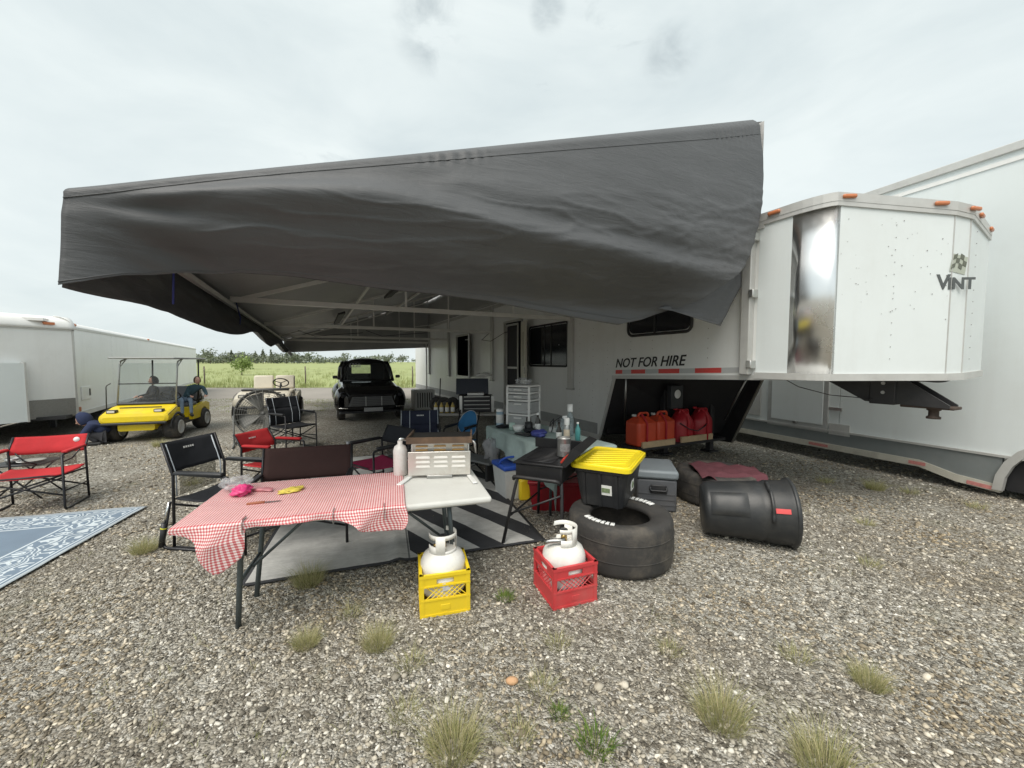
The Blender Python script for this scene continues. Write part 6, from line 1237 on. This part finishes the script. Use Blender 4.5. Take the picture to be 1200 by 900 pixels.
# ---------------------------------------------------------------- black race car (local -y is forwards)
car = thing('race_car', 'black classic race truck with number on its windscreen parked under the awning end', 'car', (-4.75, 12.75, 0), R(25)); car.scale = (1, 1, 1.06)
cbk = M('car_black', (.010, .010, .011), .16, var=.1, spec=.6)
def csec(y, w_, z0, z1, r): return [(x, y, z) for x, z in rounded(-w_, w_, z0, z1, r, 5)]
loftx([csec(-1.95, .62, .30, .70, .10), csec(-1.9, .72, .26, .80, .14), csec(-1.7, .80, .24, .90, .18), csec(-1.2, .82, .24, .98, .22), csec(-.6, .80, .24, 1.02, .2), csec(.3, .82, .24, 1.04, .18), csec(1.9, .82, .26, 1.0, .16), csec(2.3, .76, .32, .92, .12)], 'body', cbk, car)
for sx in (-1, 1):
    def fend(u, v, sx=sx):
        y = lerp(-2.0, -.75, u); k = math.sin(math.pi * lerp(.12, .95, u)) ** .6; a = lerp(-.25, 1.05, v) * math.pi
        return (sx * (.74 + .27 * k * math.cos(a) * (.9)), y, .52 + .36 * k * math.sin(a))
    MB().grid(fend, 20, 16).build('front_fender', cbk, car, thick=.01)
    def rfend(u, v, sx=sx):
        y = lerp(.9, 2.2, u); k = math.sin(math.pi * lerp(.1, .9, u)) ** .6; a = lerp(-.25, 1.05, v) * math.pi; return (sx * (.74 + .27 * k * math.cos(a)), y, .52 + .36 * k * math.sin(a))
    MB().grid(rfend, 20, 16).build('rear_fender', cbk, car, thick=.01)
    wheel(car, (sx * .80, -1.4, .31), .31, .22); wheel(car, (sx * .76, 1.5, .36), .36, .32)
    hl = MB().lathe([(0, .03), (.07, .025), (.085, 0), (.08, -.08), (0, -.1)], 16).build('headlight', M('headlight_smoked', (.05, .05, .06), .1), car, (sx * .76, -1.92, .70), (R(90), 0, 0))
    MB().box((sx * .92, -.55, 1.12), (.14, .06, .09), bev=.03).build('door_mirror', cbk, car)
# cab: pillars, roof, glass
cw0, cw1, yb0, yf0, yb1, yf1, z0_, z1_ = .74, .60, .55, -.62, .42, -.28, 1.0, 1.56
MB().grid(lambda u, v: (lerp(-.66, .66, u), lerp(-.38, .52, v), 1.56 + .09 * math.sin(math.pi * u) ** .7 * math.sin(math.pi * lerp(.15, .85, v)) - .10 * abs(2 * u - 1) ** 5), 20, 14).build('roof', cbk, car, thick=.03)
for sx in (-1, 1):
    MB().tube([(sx * .75, -.66, 1.0), (sx * .70, -.45, 1.36), (sx * .62, -.33, 1.55)], [.05, .045, .045], 8).build('front_pillar', cbk, car); MB().tube([(sx * .75, .56, 1.0), (sx * .71, .55, 1.36), (sx * .62, .5, 1.54)], [.10, .10, .09], 8).build('rear_pillar', cbk, car)
    MB().add([(sx * .75, -.6, 1.02), (sx * .75, .5, 1.02), (sx * .64, .44, 1.52), (sx * .64, -.36, 1.52)], [(0, 1, 2, 3)]).build('side_window', MATS['acrylic'], car)
wsn = MB().add([(-.72, -.66, 1.02), (.72, -.66, 1.02), (.61, -.35, 1.55), (-.61, -.35, 1.55)], [(0, 1, 2, 3)]).build('windscreen', glassmat('tinted_glass', (.6, .63, .62), .22, .03), car)
for a, b_ in (((-.72, -.66, 1.02), (.72, -.66, 1.02)), ((-.61, -.35, 1.55), (.61, -.35, 1.55))): MB().cyl(a, b_, .03, n=6).build('screen_seal', cbk, wsn)
bk_ = MB()
for c_, d_ in (((0, .55, 1.08), (1.4, .05, .22)), ((0, .5, 1.54), (1.2, .06, .1)), ((-.55, .53, 1.35), (.3, .05, .4)), ((.55, .53, 1.35), (.3, .05, .4))): bk_.box(c_, d_)
bk_.build('cab_back', cbk, car)
MB().add([(-.4, .53, 1.18), (.4, .53, 1.18), (.4, .51, 1.5), (-.4, .51, 1.5)], [(0, 1, 2, 3)]).build('rear_window', MATS['acrylic'], car)
MB().box((.38, .25, 1.15), (.42, .16, .72), bev=.06).build('seat', blackc, car)
MB().tube(fillet([(-.6, .4, .9), (-.55, .35, 1.48), (.55, .35, 1.48), (.6, .4, .9)], .12), .022, 8).build('roll_bar', blackm, car)
text('screen_number', '6320', M('chalk_white', (.6, .6, .6), .6), .17, car, Matrix.Translation((-.52, -.44, 1.40)) @ Matrix.Rotation(R(62), 4, 'X'), bold=.002)
gl_ = M('grille_mesh', (.16, .16, .16), .5, .4, var=.2, scale=90)
g0 = MB().prism([(-.62, .40), (.62, .40), (.52, .64), (-.52, .64)], -1.99, -1.955).build('grille', gl_, car)
for x in (-.17, .25): MB().box((x, -2.0, .52), (.02, .02, .24)).build('grille_bar', alu_p, g0)
for k in range(5): MB().box((0, -1.995, .43 + k * .045), (1.1 - k * .03, .01, .008)).build('grille_slat', blackm, g0)
MB().box((.03, -1.99, .30), (.5, .015, .1), bev=.004).build('number_plate', M('plate_dull', (.4, .4, .4), .5, var=.3, scale=40), car)
MB().hexa([(-.85, -2.02, .22), (.85, -2.02, .22), (.85, -1.7, .22), (-.85, -1.7, .22)], [(-.82, -1.98, .27), (.82, -1.98, .27), (.82, -1.7, .27), (-.82, -1.7, .27)]).build('front_splitter', blackp, car)
for sx in (-1, 1): MB().box((sx * .75, -2.0, .36), (.24, .04, .03), rot=(0, 0, sx * .3), bev=.01).build('bumper_lip', chrome, car)
